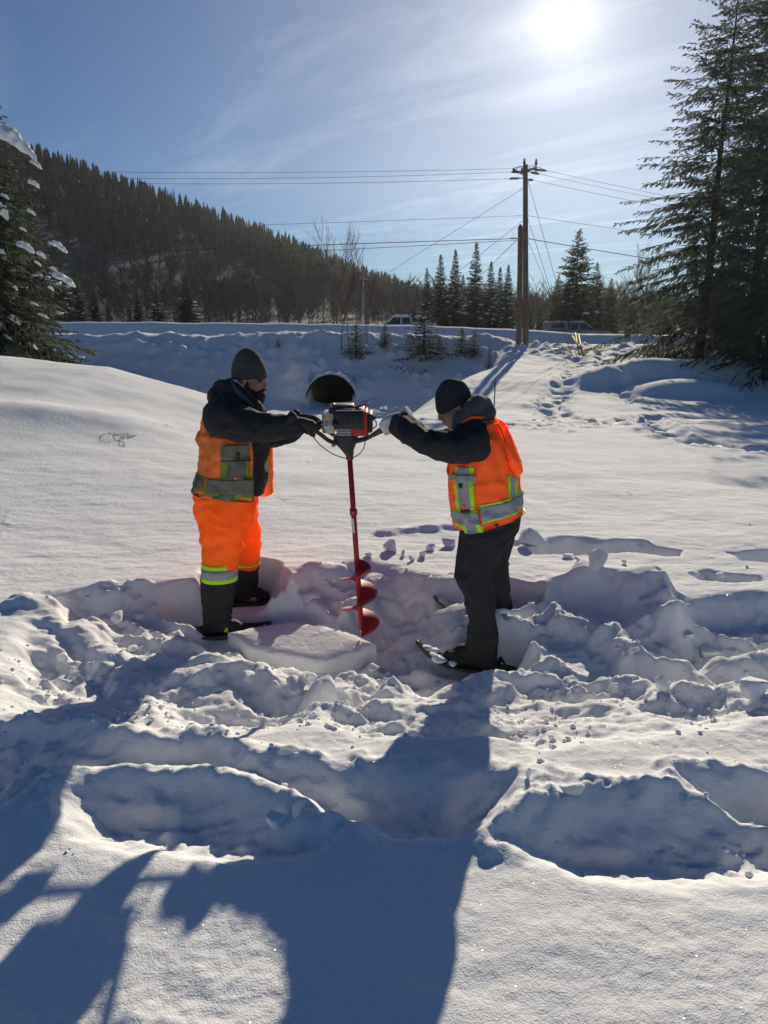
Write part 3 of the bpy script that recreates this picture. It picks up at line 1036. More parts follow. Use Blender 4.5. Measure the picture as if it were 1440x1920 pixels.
def build_trees():
    # --- the big spruces at the right edge
    for i, (px, Y, top, rb, seed, nb, label) in enumerate((
            (1312, 24.0, -60, 3.9, 11, 7, 'tall hazy spruce whose trunk stands foremost in the right-hand clump'),
            (1400, 26.5, -190, 4.3, 12, 7, 'tallest spruce rising out of the top of the picture'),
            (1446, 19.5, -260, 2.9, 13, 6, 'thick-trunked spruce cut by the right edge of the picture'))):
        loc, H = tree_at(px, 660, Y, top)
        m = spruce_parts(H, rb, seed, whorl=0.40, nb=nb, twig=0.70, droop=0.42, bare=0.06, power=0.60, dense=1.35, w=0.030, gap=0.10, sub=2)
        place_tree('spruce_tree', m[:2], loc, label, 'big spruces at the right edge', rz=i * 1.1)
    # --- the spruce on the left, snow on its boughs
    loc, H = tree_at(-34, 660, 19.5, 96)
    m = spruce_parts(H, 3.0, 21, whorl=0.20, nb=8, twig=0.62, droop=0.45, bare=0.02, power=0.58, dense=1.5, w=0.034, sub=2)
    t = place_tree('spruce_tree', m[:2], loc, 'dark spruce with snow lumps on its boughs at the left edge', 'spruces by the left drift')
    rg = random.Random(4)
    lumps = [(18, 262, 30, 18), (54, 288, 12, 8), (66, 308, 10, 5), (62, 345, 9, 6), (4, 400, 10, 14), (46, 464, 14, 8), (108, 462, 14, 7), (76, 478, 8, 5),
             (2, 478, 8, 10), (118, 524, 18, 8), (70, 494, 6, 3), (26, 600, 10, 7), (8, 368, 7, 3), (28, 540, 5, 4), (95, 541, 5, 4), (64, 570, 7, 3), (80, 592, 9, 3), (60, 648, 9, 4),
             (58, 398, 7, 4), (42, 430, 6, 3), (12, 632, 8, 4), (100, 505, 6, 4)]
    for (px, py, rx, rz) in lumps:
        p = P(px, py, 19.5 - 0.9 * (1 - abs(py - 400) / 700))
        k = p.y / FOC
        mb = MB()
        ang = rg.uniform(18, 34)
        for s_, kx, dx, dz in ((1.0, 0.62, -0.45, 0.1), (0.9, 0.6, 0.1, 0.15), (0.75, 0.5, 0.62, -0.12), (0.5, 0.35, 1.0, -0.45)):
            vs, fs = lumpy((0, 0, 0), (rx * k * kx, rx * k * kx * 0.9, rz * k * s_), rg.randrange(9999), 3, 0.4)
            tilt = Matrix.Rotation(R(ang), 3, 'Y')
            mb.add([tilt @ (v + Vector((dx * rx * k, rg.uniform(-.1, .1) * rx * k, dz * rz * k))) + p for v in vs], fs)
        link('snow_clump', solid(mb, max(0.012, rz * k * 0.16), 2, 'snow_clump'), M_SNOWB, t, True)
    loc, H = tree_at(70, 660, 26, 380)
    m2 = spruce_parts(H, 1.9, 22, whorl=0.24, nb=7, twig=0.45, droop=0.4, dense=1.4, w=0.04, bare=0.02, power=0.75)
    place_tree('spruce_tree', m2[:2], loc, 'shorter spruce half hidden behind the left spruce', 'spruces by the left drift', snow=snow_on(m2[2], 5, 0.15))
    # --- spruces beyond the road: three moulds
    moulds = []
    for s in range(3):
        mm = spruce_parts(10.0, (1.9, 2.2, 2.0)[s], 31 + s, whorl=0.30, nb=8, twig=0.75, droop=0.32, bare=0.01, power=0.92, dense=0.9, w=0.075)
        moulds.append((mm[0], mm[1], snow_on(mm[2], 40 + s, 0.20, 0.55, 0.20)))
    mids = [(799, 502, 61), (824, 477, 63), (851, 468, 62), (889, 453, 60), (917, 490, 62), (949, 496, 61), (866, 515, 66), (934, 500, 68), (776, 560, 64), (990, 560, 68), (1012, 575, 70)]
    words = ['leftmost of the spruces beyond the road, thin crown', 'pointed spruce second from the left of the roadside row', 'snow-patched spruce in the middle of the roadside row',
             'tallest spruce of the roadside row beyond the poles', 'spruce just right of the tallest in the roadside row', 'slim spruce nearest the left of the utility poles',
             'short spruce wedged behind the snow-patched one', 'spruce behind the slim one by the poles', 'low spruce behind the white pickup',
             'small spruce directly behind the utility poles', 'small spruce just right of the utility poles']
    for i, (px, top, Y) in enumerate(mids):
        loc, H = tree_at(px, 612, Y, top)
        mm = moulds[i % 3]
        place_tree('spruce_tree', mm[:2], loc, words[i], 'spruces beyond the road', rz=i * 0.8, sc=H / 10.0 * (1.15 if H < 5 else 1.0), scz=H / 10.0, snow=mm[2])
    # right of the poles: the broad spruce and company
    big = spruce_parts(9.0, 3.0, 37, whorl=0.32, nb=8, twig=0.80, droop=0.34, bare=0.01, power=0.80, gap=0.1, dense=0.9, w=0.075)
    bs = snow_on(big[2], 44, 0.14, 0.5, 0.20)
    for i, (px, top, Y, w_, label) in enumerate(((1075, 430, 66, 1.0, 'broad spruce above the parked grey pickup'), (1042, 515, 70, 0.8, 'lower spruce at the left of the broad one'),
                                                (1112, 492, 70, 0.9, 'spruce leaning on the right of the broad one'), (1140, 522, 72, 0.9, 'low spruce between the broad one and the bare trees'),
                                                (1185, 545, 74, 1.0, 'low spruce beside the right-hand clump'), (1240, 540, 78, 1.0, 'far spruce seen through the right-hand clump'))):
        loc, H = tree_at(px, 616, Y, top)
        place_tree('spruce_tree', big[:2], loc, label, 'spruces beyond the parked pickup', rz=i * 1.3, sc=H / 9.0 * w_, scz=H / 9.0, snow=bs)
    # foot of the hill
    for i, (px, top, Y, k, label) in enumerate(((150, 500, 78, 1, 'spruce at the hill foot nearest the left spruce'), (182, 527, 74, 0, 'thin snow-dotted spruce at the hill foot'), (206, 560, 80, 1, 'small spruce right of the thin one'),
                                                (243, 572, 70, 2, 'stubby spruce left of the close pair'), (262, 533, 72, 0, 'left spruce of the close pair at the hill foot'), (298, 530, 70, 2, 'right spruce of the close pair at the hill foot'),
                                                (354, 514, 74, 1, 'broad spruce at the hill foot behind the bearded man'), (335, 560, 78, 2, 'low spruce beside the broad hill-foot one'),
                                                (122, 470, 70, 2, 'dark spruce at the hill foot touching the left spruce'))):
        loc, H = tree_at(px, 612, Y, top)
        mm = moulds[k]
        wide = 1.5 if px == 354 else 1.15
        place_tree('spruce_tree', mm[:2], loc, label, 'spruces at the foot of the hill', rz=i * 0.7, sc=H / 10.0 * wide, scz=H / 10.0, snow=mm[2])
    # --- saplings on the bank
    sap = [spruce_parts(2.0, 0.75, 51 + s, whorl=0.12, nb=7, twig=0.30, droop=0.2, bare=0.03, power=0.7, dense=1.3, w=0.026, gap=0.1) for s in range(2)]
    ssn = [snow_on(sap[s][2], 55 + s, 0.2, 0.9, 0.07) for s in range(2)]
    for i, (px, base, top, Y, k, w_, label) in enumerate(((522, 652, 632, 30.6, 0, 1.0, 'tiny sapling on the bank above the bearded man'), (668, 668, 606, 30.2, 0, 1.3, 'ragged sapling under the bare shrub'), (722, 652, 606, 31, 1, 1.2, 'small sapling between the shrub and the bushy one'),
                                                          (795, 668, 582, 30.3, 1, 1.9, 'bushiest young spruce on the bank'), (824, 664, 630, 30.2, 0, 1.0, 'little sapling at the right foot of the bushiest one'), (865, 664, 612, 30.3, 0, 1.2, 'upright sapling right of the bushiest one'),
                                                          (888, 668, 618, 30.1, 1, 1.1, 'thin sapling second from the poles'), (917, 690, 650, 28.8, 0, 0.8, 'lowest sapling down the bank near the poles'))):
        b = meet(px, base, 20, 35)
        H = max(0.5, P(px, top, b.y).z - b.z)
        place_tree('spruce_sapling', sap[k][:2], Vector((b.x, b.y, b.z - 0.05)), label, 'saplings on the road bank', rz=i, sc=H / 2.0 * w_, scz=H / 2.0, snow=ssn[k], cat='sapling')
    return moulds


def bare_tree(H, seed, levels=4, spread=0.5, r0=0.03, mult=3):
    rg = random.Random(seed)
    tr = Tri(); cr = Tri()

    def grow(p, d, L, r, lev):
        n = 3
        q = p
        for i in range(n):
            d2 = (d + Vector((rg.uniform(-1, 1), rg.uniform(-1, 1), rg.uniform(-0.2, 0.5))) * 0.13).normalized()
            e = q + d2 * (L / n)
            (tr if lev == 0 else cr).stick(q, e, r * (1 - 0.2 * i), r * (1 - 0.2 * (i + 1)))
            if lev < levels and i >= (1 if lev == 0 else 0):
                for k in range(mult if lev < 2 else 2):
                    a = rg.random() * 6.283
                    s = Vector((math.cos(a), math.sin(a), 0.1))
                    dn = (d2 * 0.9 + s * spread * rg.uniform(0.6, 1.3) + Vector((0, 0, 0.25))).normalized()
                    grow(e, dn, L * rg.uniform(0.38, 0.6), r * 0.58, lev + 1)
            q = e; d = d2
    grow(Vector((0, 0, -0.1)), Vector((0, 0, 1)), H * 0.75, r0, 0)
    return tr.mesh('trunk'), cr.mesh('branches')


def build_bare():
    for i, (px, base, top, Y, seed, label) in enumerate(((655, 640, 470, 31.5, 3, 'tall bare shrub standing on the bank crest'), (640, 640, 540, 31.6, 5, 'lower bare stems left of the tall shrub'), (690, 640, 535, 31.8, 8, 'lower bare stems right of the tall shrub'),
                                                         (1188, 612, 508, 60, 6, 'bare tree left of the right-hand spruces'), (1214, 612, 520, 60, 7, 'bare tree against the right-hand spruces'), (1160, 612, 545, 62, 9, 'short bare tree behind the parked pickup'))):
        b = P(px, base, Y); z = mz(b.x, Y)
        H = P(px, top, Y).z - z
        a, c = bare_tree(H, seed, 3, 0.55, 0.032 if Y < 40 else 0.05, 3)
        o = empty('bare_tree', (b.x, Y, z))
        for nm, me in (('trunk', a), ('branches', c)):
            me.materials.append(M_TWIG)
            q = bpy.data.objects.new(nm, me); col.objects.link(q); q.parent = o
        tag(o, label, 'tree', 'bare trees and shrubs')


RIDGE = [(-1400, 60), (-900, 130), (-400, 215), (-150, 250), (0, 292), (60, 312), (150, 342), (300, 391), (400, 427), (500, 461), (580, 493), (700, 541), (780, 568), (860, 588), (960, 602), (1150, 606), (1500, 596), (2400, 560)]


def build_hill():
    pxs = np.arange(-1400, 2401, 20.0)
    rp = np.interp(pxs, [a for a, b in RIDGE], [b for a, b in RIDGE])
    S = np.linspace(0, 1.25, 26)
    V = np.zeros((len(S), len(pxs), 3))
    for i, (px, py) in enumerate(zip(pxs, rp)):
        Yr = 330 + 0.03 * (px + 100)
        r = P(px, py, Yr)
        b = P(px, 620, 105.0)
        for j, s in enumerate(S):
            t = min(s, 1)
            x = b.x + (r.x - b.x) * s; y = b.y + (r.y - b.y) * s
            prof = 0.22 * t + 0.78 * t * t * (3 - 2 * t) if t < 1 else 1
            z = 1.1 + (r.z - 1.1) * (prof if s <= 1 else 1 - (s - 1) * 1.6)
            V[j, i] = (x, y, z)
    n = len(pxs)
    i = np.arange(len(S) * n).reshape(len(S), n)
    f = np.stack([i[:-1, :-1], i[:-1, 1:], i[1:, 1:], i[1:, :-1]], -1).reshape(-1, 4)
    m = simple('hill_litter_shaded_snow', (0.13, 0.14, 0.15), 0.95, 0.35, 0.05)  # forest litter and snow, darkened in colour for the shade under the trees
    tag(link('hill', np_mesh('hill', V.reshape(-1, 3), f), m, None, True), kind='structure')

    def at(px, s):
        py = np.interp(px, [a for a, b in RIDGE], [b for a, b in RIDGE])
        Yr = 330 + 0.03 * (px + 100)
        r = P(px, py, Yr); b = P(px, 620, 105.0)
        t = min(s, 1)
        prof = 0.22 * t + 0.78 * t * t * (3 - 2 * t)
        return Vector((b.x + (r.x - b.x) * s, b.y + (r.y - b.y) * s, 1.1 + (r.z - 1.1) * (prof if s <= 1 else 1 - (s - 1) * 1.6)))

    def cone_tree(seed, tiers=9, sides=7):
        rg = random.Random(seed)
        v = []; f = []
        for t in range(tiers):
            z1 = 0.02 + 0.98 * (t / tiers); z2 = min(1.0, z1 + 1.9 / tiers)
            r = 0.17 * (1 - t / tiers) ** 0.9 + 0.008
            k = len(v)
            v.append((0, 0, z2))
            for s in range(sides):
                a = 6.283 * (s + 0.5 * (t % 2) + rg.uniform(-.3, .3)) / sides; q = r * rg.uniform(0.55, 1.2)
                v.append((q * math.cos(a), q * math.sin(a), z1 - 0.03 * rg.random()))
            for s in range(sides):
                f.append((k, k + 1 + s, k + 1 + (s + 1) % sides))
        return np.array(v), np.array(f)
    protos = [cone_tree(s) for s in range(5)]

    def bare_proto(seed):
        rg = random.Random(seed)
        v = []; f = []
        def sl(a, b, w):
            k = len(v)
            d = np.array(b) - np.array(a); s = np.cross(d, [rg.uniform(-1, 1), rg.uniform(-1, 1), 0.2]); s = s / (np.linalg.norm(s) + 1e-9) * w
            v.append(tuple(np.array(a) - s)); v.append(tuple(np.array(a) + s)); v.append(tuple(b)); f.append((k, k + 1, k + 2))
        sl((0, 0, 0), (0, 0, 0.9), 0.012)
        for q in range(34):
            h = rg.uniform(0.25, 0.75); a = rg.random() * 6.283; l = rg.uniform(0.12, 0.34)
            e = (math.cos(a) * l * 0.75, math.sin(a) * l * 0.75, h + l * 0.85)
            sl((0, 0, h), e, 0.008)
            for w in range(2):
                a2 = a + rg.uniform(-1, 1); m = tuple(np.array((0, 0, h)) * 0.4 + np.array(e) * 0.6)
                sl(m, (m[0] + math.cos(a2) * l * .4, m[1] + math.sin(a2) * l * .4, m[2] + l * .5), 0.006)
        return np.array(v), np.array(f)
    bares = [bare_proto(s) for s in range(4)]
    rg = random.Random(99)

    def collect(n, srange, protos_, hr, px_range, cond, wide=(0.85, 1.35)):
        vs = []; fs = []; k = 0
        for q in range(n):
            px = rg.uniform(*px_range); s = rg.uniform(*srange)
            if not cond(px, s): continue
            p = at(px, s)
            H = rg.uniform(*hr); w = rg.uniform(*wide)
            v, f = protos_[rg.randrange(len(protos_))]
            a = rg.random() * 6.28
            c, sn = math.cos(a), math.sin(a)
            vv = np.stack([(v[:, 0] * c - v[:, 1] * sn) * H * w + p.x, (v[:, 0] * sn + v[:, 1] * c) * H * w + p.y, v[:, 2] * H + p.z - 0.3], 1)
            vs.append(vv); fs.append(f + k); k += len(vv)
        return np.concatenate(vs), np.concatenate(fs)
    # needle-leaved wood on the upper slope, bare wood lower down
    edge = lambda px: 0.50 + 0.06 * math.sin(px * 0.021) + 0.04 * math.sin(px * 0.057)
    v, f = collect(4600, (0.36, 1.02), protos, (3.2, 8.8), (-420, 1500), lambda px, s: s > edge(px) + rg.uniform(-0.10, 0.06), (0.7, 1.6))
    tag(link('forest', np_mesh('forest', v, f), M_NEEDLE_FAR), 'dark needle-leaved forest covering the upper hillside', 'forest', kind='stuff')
    v, f = collect(1900, (0.02, 0.62), bares, (6.0, 10.0), (-300, 1500), lambda px, s: s < edge(px) + rg.uniform(-0.03, 0.10), (0.8, 1.2))
    tag(link('bare_woodland', np_mesh('bare_woodland', v, f), M_TWIG_FAR), 'grey leafless woodland at the foot of the hill', 'woodland', kind='stuff')
    # trees that stand out against the sky along the ridge
    meshes = []
    for v, f in protos:
        me = np_mesh('spruce_tree', v, f); me.materials.append(M_NEEDLE_FAR); meshes.append(me)
    for q in range(120):
        px = 40 + 850 * (q + rg.uniform(-0.4, 0.4)) / 120
        p = at(px, rg.uniform(0.985, 1.01))
        H = rg.uniform(5.0, 9.5) * (1.25 if q % 9 == 0 else 1.0)
        o = bpy.data.objects.new('spruce_tree', meshes[q % 5]); col.objects.link(o)
        o.location = p - Vector((0, 0, 0.3)); o.scale = (H * 1.0, H * 1.0, H); o.rotation_euler = (0, 0, rg.random() * 6)
        tag(o, 'far spruce standing against the sky on the hill ridge', 'tree', 'spruces along the ridge')



# ------------------------------------------------------------------ utility poles, wires, vehicles, culvert
M_POLE = simple('weathered_pole_wood', (0.16, 0.115, 0.085), 0.9, 0.3, 3.0, 0.5, 30)
M_METAL = simple('galvanised_steel', (0.35, 0.36, 0.37), 0.5, 0.15, 8, metal=0.7)
M_WIRE = simple('dark_wire', (0.05, 0.05, 0.055), 0.6, 0.05)
M_INSUL = simple('grey_insulator', (0.16, 0.14, 0.14), 0.45, 0.1)
M_YELLOW = simple('yellow_plastic', (0.62, 0.38, 0.02), 0.6, 0.1, 9)
M_WEED = simple('dry_weed', (0.16, 0.12, 0.07), 0.9, 0.25, 20)
M_WHITE = simple('white_paint', (0.72, 0.73, 0.74), 0.35, 0.04, 2)
M_GREYP = simple('grey_paint', (0.20, 0.21, 0.22), 0.3, 0.05, 2)
M_GLASS = simple('tinted_glass', (0.02, 0.025, 0.03), 0.08, 0.05, spec=0.6)
M_TYRE = simple('tyre_rubber', (0.02, 0.02, 0.02), 0.9, 0.1)
M_LAMP = simple('lamp_glass', (0.75, 0.76, 0.74), 0.15, 0.05)
M_TAIL = simple('tail_lamp', (0.35, 0.02, 0.02), 0.25, 0.05)
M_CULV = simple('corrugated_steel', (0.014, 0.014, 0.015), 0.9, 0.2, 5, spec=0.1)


def build_poles():
    Y = 32.4
    a = P(988, 622, Y); zb = mz(a.x, Y) - 0.3
    top = P(985, 309, Y)
    o = empty('utility_pole', (a.x, Y, zb))
    n = 10
    MB().tube([Vector((a.x + (top.x - a.x) * i / n, Y, zb + (top.z - zb) * i / n)) for i in range(n + 1)], [0.135 - 0.035 * i / n for i in range(n + 1)], 14).build('pole', M_POLE, o)

    def string(p, q, beads=7):
        MB().tube([p, q], 0.018, 6).build('strain_rod', M_METAL, o)
        b = MB()
        b.tube([p.lerp(q, 0.33 + 0.64 * k / (2 * beads)) for k in range(2 * beads + 1)], [0.055 if k % 2 else 0.022 for k in range(2 * beads + 1)], 8)
        b.build('insulator', M_INSUL, o)
        return q
    ends_l = []; ends_r = []
    for (px, py, qx, qy, yy) in ((981, 322, 959, 322.5, -0.5), (981, 329, 961, 316, 0.3), (981, 334, 955, 335, -0.2)):
        ends_l.append(string(P(px, py, Y), P(qx, qy, Y + yy)))
    for (px, py, qx, qy, yy) in ((990, 317, 1025, 320, 0.8), (990, 322, 1010, 326, 1.2), (990, 337, 998, 337.5, 1.0)):
        ends_r.append(string(P(px, py, Y), P(qx, qy, Y + yy)))
    MB().tube([P(985, 322, Y - 0.14), P(1005, 314, Y + 0.6)], 0.05, 6).build('bracket_arm', M_POLE, o)
    for (px, py) in ((983, 310), (1005, 311), (978, 327)):
        c = P(px, py, Y)
        MB().tube([c, c + Vector((0, 0, 0.12)), c + Vector((0, 0, 0.13)), c + Vector((0, 0, 0.26))], [0.03, 0.08, 0.045, 0.038], 8).build('pin_insulator', M_INSUL, o)
    jl = MB()
    for (p, q, m) in ((ends_l[0], ends_r[0], P(985, 300, Y)), (ends_l[1], ends_r[1], P(990, 304, Y + 0.4)), (ends_l[2], ends_r[2], P(968, 330, Y - .3))):
        pts = [p.lerp(m, t).lerp(m.lerp(q, t), t) for t in [i / 10 for i in range(11)]]
        MB().tube(pts, 0.012, 5).build('jumper_wire', M_WIRE, o)
    tag(o, 'tall weathered utility pole carrying insulators and wires', 'utility pole', 'utility poles by the road')
    # shorter stub pole
    a2 = P(974, 620, Y + 0.6); z2 = mz(a2.x, Y + 0.6) - 0.3; t2 = P(976, 421, Y + 0.6)
    o2 = empty('utility_pole', (a2.x, Y + 0.6, z2))
    MB().tube([Vector((a2.x, Y + 0.6, z2)), a2.lerp(t2, 0.5), t2 - Vector((0, 0, 0.12)), t2], [0.13, 0.12, 0.11, 0.05], 14).build('pole', M_POLE, o2)
    bk = MB(); c = P(975, 447, Y + 0.45); bk.tube([c, c + Vector((-0.45, 0, 0))], 0.03, 6); bk.build('cable_clamp', M_METAL, o2)
    tag(o2, 'shorter cut-off pole beside the tall utility pole', 'utility pole', 'utility poles by the road')
    # far thin pole by the white pickup
    f = P(681, 612, 72); zt = P(681, 518, 72).z; zf = mz(f.x, 72) - 0.3
    o3 = empty('utility_pole', (f.x, 72, zf))
    MB().tube([Vector((f.x, 72, zf)), Vector((f.x, 72, zt))], [0.10, 0.08], 8).build('pole', M_METAL, o3)
    MB().box((f.x, 72, zt - 0.25), (0.9, 0.08, 0.08)).build('cross_arm', M_METAL, o3)
    tag(o3, 'thin grey pole far behind the bare shrub', 'utility pole', 'utility poles by the road')

    def wire(p, q, sag, label, r=0.0075, name='power_line', group='overhead wires'):
        n = 28
        pts = []
        for i in range(n + 1):
            t = i / n
            v = p.lerp(q, t); v.z -= 4 * sag * t * (1 - t)
            pts.append(v)
        tag(MB().tube(pts, r, 5, True).build(name, M_WIRE, None), label, 'wire', group)
    L = lambda px, py, Y_: P(px, py, Y_)
    wire(ends_l[1], L(-420, 306, 32.5), 0.25, 'topmost wire running left from the tall pole')
    wire(ends_l[0], L(-420, 312, 32), 0.35, 'second wire from the top running left over the hill')
    wire(ends_l[2], L(-420, 324, 31.5), 0.30, 'third wire from the top running left over the hill')
    wire(P(983, 404, Y), L(-420, 442, 31.5), 0.10, 'fourth, faint wire running left below the upper three')
    wire(P(974, 447, Y + 0.45), L(-420, 500, 31), -0.05, 'thick cable running left from the stub pole', 0.016)
    wire(P(974, 450, Y + 0.45), L(-420, 512, 31), 0.1, 'thin cable just under the thick one on the left', 0.012)
    wire(ends_r[0], L(1700, 432, 47), 0.3, 'topmost wire running right from the tall pole')
    wire(ends_r[1], L(1700, 440, 47), 0.3, 'second wire from the top running right')
    wire(ends_r[2], L(1700, 452, 47), 0.3, 'third wire from the top running right')
    wire(P(987, 404, Y), L(1700, 500, 46), 0.1, 'lone wire running right halfway up the tall pole')
    wire(P(987, 447, Y), L(1700, 545, 46), 0.2, 'thick cable running right behind the big spruces', 0.016)
    gg = 'guy wires of the poles'
    wire(P(983, 352, Y), Vector((-7.0, 50, 1.4)), 0, 'long guy wire slanting left from high on the tall pole', 0.009, 'guy_wire', gg)
    wire(P(983, 412, Y), Vector((-0.8, 47, 1.4)), 0, 'guy wire slanting left from the middle of the tall pole', 0.009, 'guy_wire', gg)
    wire(P(970, 449, Y + .6), Vector((1.9, 44, 1.4)), 0, 'lowest guy wire slanting left from the stub pole', 0.011, 'guy_wire', gg)
    ga = Vector((P(1088, 668, 28).x, 28.0, mz(P(1088, 668, 28).x, 28.0) - 0.1))
    wire(P(989, 336, Y), ga + Vector((0.0, 0.3, 0)), 0, 'guy wire from the pole top down to the yellow guards', 0.010, 'guy_wire', gg)
    wire(P(989, 408, Y), ga + Vector((-0.25, 0.1, 0)), 0, 'middle guy wire down to the yellow guards', 0.010, 'guy_wire', gg)
    wire(P(989, 449, Y), ga + Vector((-0.1, -0.1, 0)), 0, 'lowest guy wire down to the yellow guards', 0.009, 'guy_wire', gg)
    for k, (dx, tx, label) in enumerate(((0.0, 1079, 'left yellow plastic guard on a guy wire'), (0.12, 1085, 'middle yellow plastic guard on a guy wire'), (0.22, 1073, 'right-footed yellow guard leaning most to the left'))):
        b = ga + Vector((dx, -0.15 * k, 0)); t = P(tx, 624 + 3 * k, 30)
        g = MB().tube([b, b.lerp(t, 0.5) + Vector((0, 0, -0.02)), t], [0.035, 0.033, 0.03], 8).build('guy_wire_guard', M_YELLOW)
        tag(g, label, 'wire guard', 'yellow guy guards')


def pickup(name, loc, flip, paint, cap, label):
    o = empty(name, loc)
    s = -1 if flip else 1
    x0, y0, z0 = loc

    def T(x, y, z): return Vector((x0 + s * x, y0 + y, z0 + z))
    W = 0.95
    # lower body with wheel arches, swept across the width with a slight tuck
    def arch(cx, r=0.46, n=8): return [(cx - r * math.cos(math.pi * k / n), 0.40 + r * math.sin(math.pi * k / n)) for k in range(n + 1)]
    prof = [(-2.75, 0.45), (-2.75, 1.10), (-2.70, 1.15), (1.05, 1.15), (2.40, 1.08), (2.70, 0.98), (2.78, 0.80), (2.78, 0.45)]
    bottom = [(2.55, 0.40)] + list(reversed(arch(1.75))) + list(reversed(arch(-1.65))) + [(-2.6, 0.40)]
    out = prof + bottom
    b = MB()
    rings = []
    for y, k in ((-W, 0.0), (-W * 0.985, 0.02), (W * 0.985, 0.02), (W, 0.0)):
        rings.append([T(x * (0.985 if abs(y) == W else 1), y, z - (0.03 if abs(y) == W and z > 0.9 else 0)) for x, z in out])
    b.loft(rings)
    b.build('body', paint, o, False)
    cabp = [(-0.95, 1.13), (-0.80, 1.78), (-0.65, 1.85), (0.45, 1.84), (0.62, 1.78), (1.25, 1.13)]
    c = MB()
    c.loft([[T(x, -0.88, z) if z < 1.2 else T(x * 0.97, -0.74, z) for x, z in cabp], [T(x, 0.88, z) if z < 1.2 else T(x * 0.97, 0.74, z) for x, z in cabp]])
    c.build('cab', paint, o, False)

    def sidewin(x1, x2, x3, x4, side):
        q = MB()
        pts = [(x1, 1.20), (x2, 1.70), (x3, 1.70), (x4, 1.20)]
        q.add([T(x, side * (0.885 - (z - 1.13) * 0.215 + 0.012), z) for x, z in pts], [(0, 1, 2, 3)])
        q.add([T(x, side * (0.885 - (z - 1.13) * 0.215 + 0.004), z) for x, z in pts], [(0, 1, 2, 3)])
        q.build('side_window', M_GLASS, o, False)
    for side in (-1, 1):
        sidewin(-0.82, -0.70, -0.12, -0.12, side); sidewin(-0.02, -0.02, 0.50, 0.98, side)
        MB().box(T(-0.45, side * 0.96, 1.02), (0.16, 0.02, 0.03)).build('door_handle', M_METAL, o)
        MB().box(T(0.45, side * 0.96, 1.02), (0.16, 0.02, 0.03)).build('door_handle', M_METAL, o)
        MB().box(T(0.95, side * 1.02, 1.28), (0.10, 0.2, 0.16), bev=0.02).build('wing_mirror', M_TYRE, o)
        MB().box(T(2.70, side * 0.72, 0.88), (0.14, 0.36, 0.16), bev=0.02).build('headlight', M_LAMP, o)
        MB().box(T(-2.74, side * 0.86, 0.93), (0.06, 0.14, 0.34)).build('tail_light', M_TAIL, o)
        for cx in (1.75, -1.65):
            wh = MB().tube([T(cx, side * 0.70, 0.38), T(cx, side * 0.72, 0.38), T(cx, side * 0.92, 0.38), T(cx, side * 0.94, 0.38)], [0.33, 0.38, 0.38, 0.33], 20).build('wheel', M_TYRE, o)
            MB().tube([T(cx, side * 0.93, 0.38), T(cx, side * 0.955, 0.38)], [0.23, 0.19], 12).build('rim', M_METAL, wh)
    MB().add([T(1.20, -0.78, 1.19), T(0.65, -0.68, 1.76), T(0.65, 0.68, 1.76), T(1.20, 0.78, 1.19)], [(0, 1, 2, 3)]).add(
        [T(1.23, -0.78, 1.19), T(0.68, -0.68, 1.76), T(0.68, 0.68, 1.76), T(1.23, 0.78, 1.19)], [(0, 1, 2, 3)]).build('windscreen', M_GLASS, o, False)
    MB().add([T(-0.91, -0.7, 1.24), T(-0.82, -0.64, 1.7), T(-0.82, 0.64, 1.7), T(-0.91, 0.7, 1.24)], [(0, 1, 2, 3)]).build('rear_window', M_GLASS, o, False)
    MB().box(T(2.80, 0, 0.58), (0.14, 1.8, 0.2), bev=0.03).build('bumper', M_METAL, o)
    MB().box(T(-2.80, 0, 0.55), (0.14, 1.7, 0.16), bev=0.03).build('bumper', M_METAL, o)
    MB().box(T(2.79, 0, 0.86), (0.05, 0.95, 0.2)).build('grille', M_TYRE, o)
    if cap:
        cp = [(-2.72, 1.16), (-2.62, 1.80), (-2.50, 1.84), (-1.05, 1.84), (-1.0, 1.16)]
        m = MB()
        m.loft([[T(x, -0.90 if z < 1.2 else -0.78, z) for x, z in cp], [T(x, 0.90 if z < 1.2 else 0.78, z) for x, z in cp]])
        m.build('canopy', paint, o, False)
        for side in (-1, 1):
            MB().add([T(x, side * (0.905 - (z - 1.16) * 0.18 + 0.012), z) for x, z in ((-2.4, 1.34), (-2.35, 1.68), (-1.25, 1.68), (-1.25, 1.34))], [(0, 1, 2, 3)]).build('side_window', M_GLASS, o, False)
        MB().box(T(-1.85, 0, 1.87), (1.6, 1.3, 0.05), bev=0.02).build('roof_snow', M_SNOWB, o)
    else:
        m = MB().box(T(-1.85, 0, 1.22), (1.7, 1.7, 0.18), bev=0.06).build('bed_snow', M_SNOWB, o)
    MB().box(T(-0.1, 0, 1.88), (1.0, 1.25, 0.06), bev=0.025).build('roof_snow', M_SNOWB, o)
    tag(o, label, 'pickup', 'parked pickups')


def build_vehicles():
    a = P(750, 612, 56)
    pickup('pickup_truck', (a.x, 56.0, P(750, 590, 56).z - 1.9), True, M_WHITE, False, 'white pickup truck parked beyond the bank behind the saplings')
    b = P(1083, 612, 62)
    pickup('pickup_truck', (b.x, 62.0, P(1083, 602, 62).z - 1.9), False, M_GREYP, True, 'grey pickup with a canopy parked right of the poles')


CULV = (P(621, 736, 28.6).x, 28.2, -0.72, 0.96)


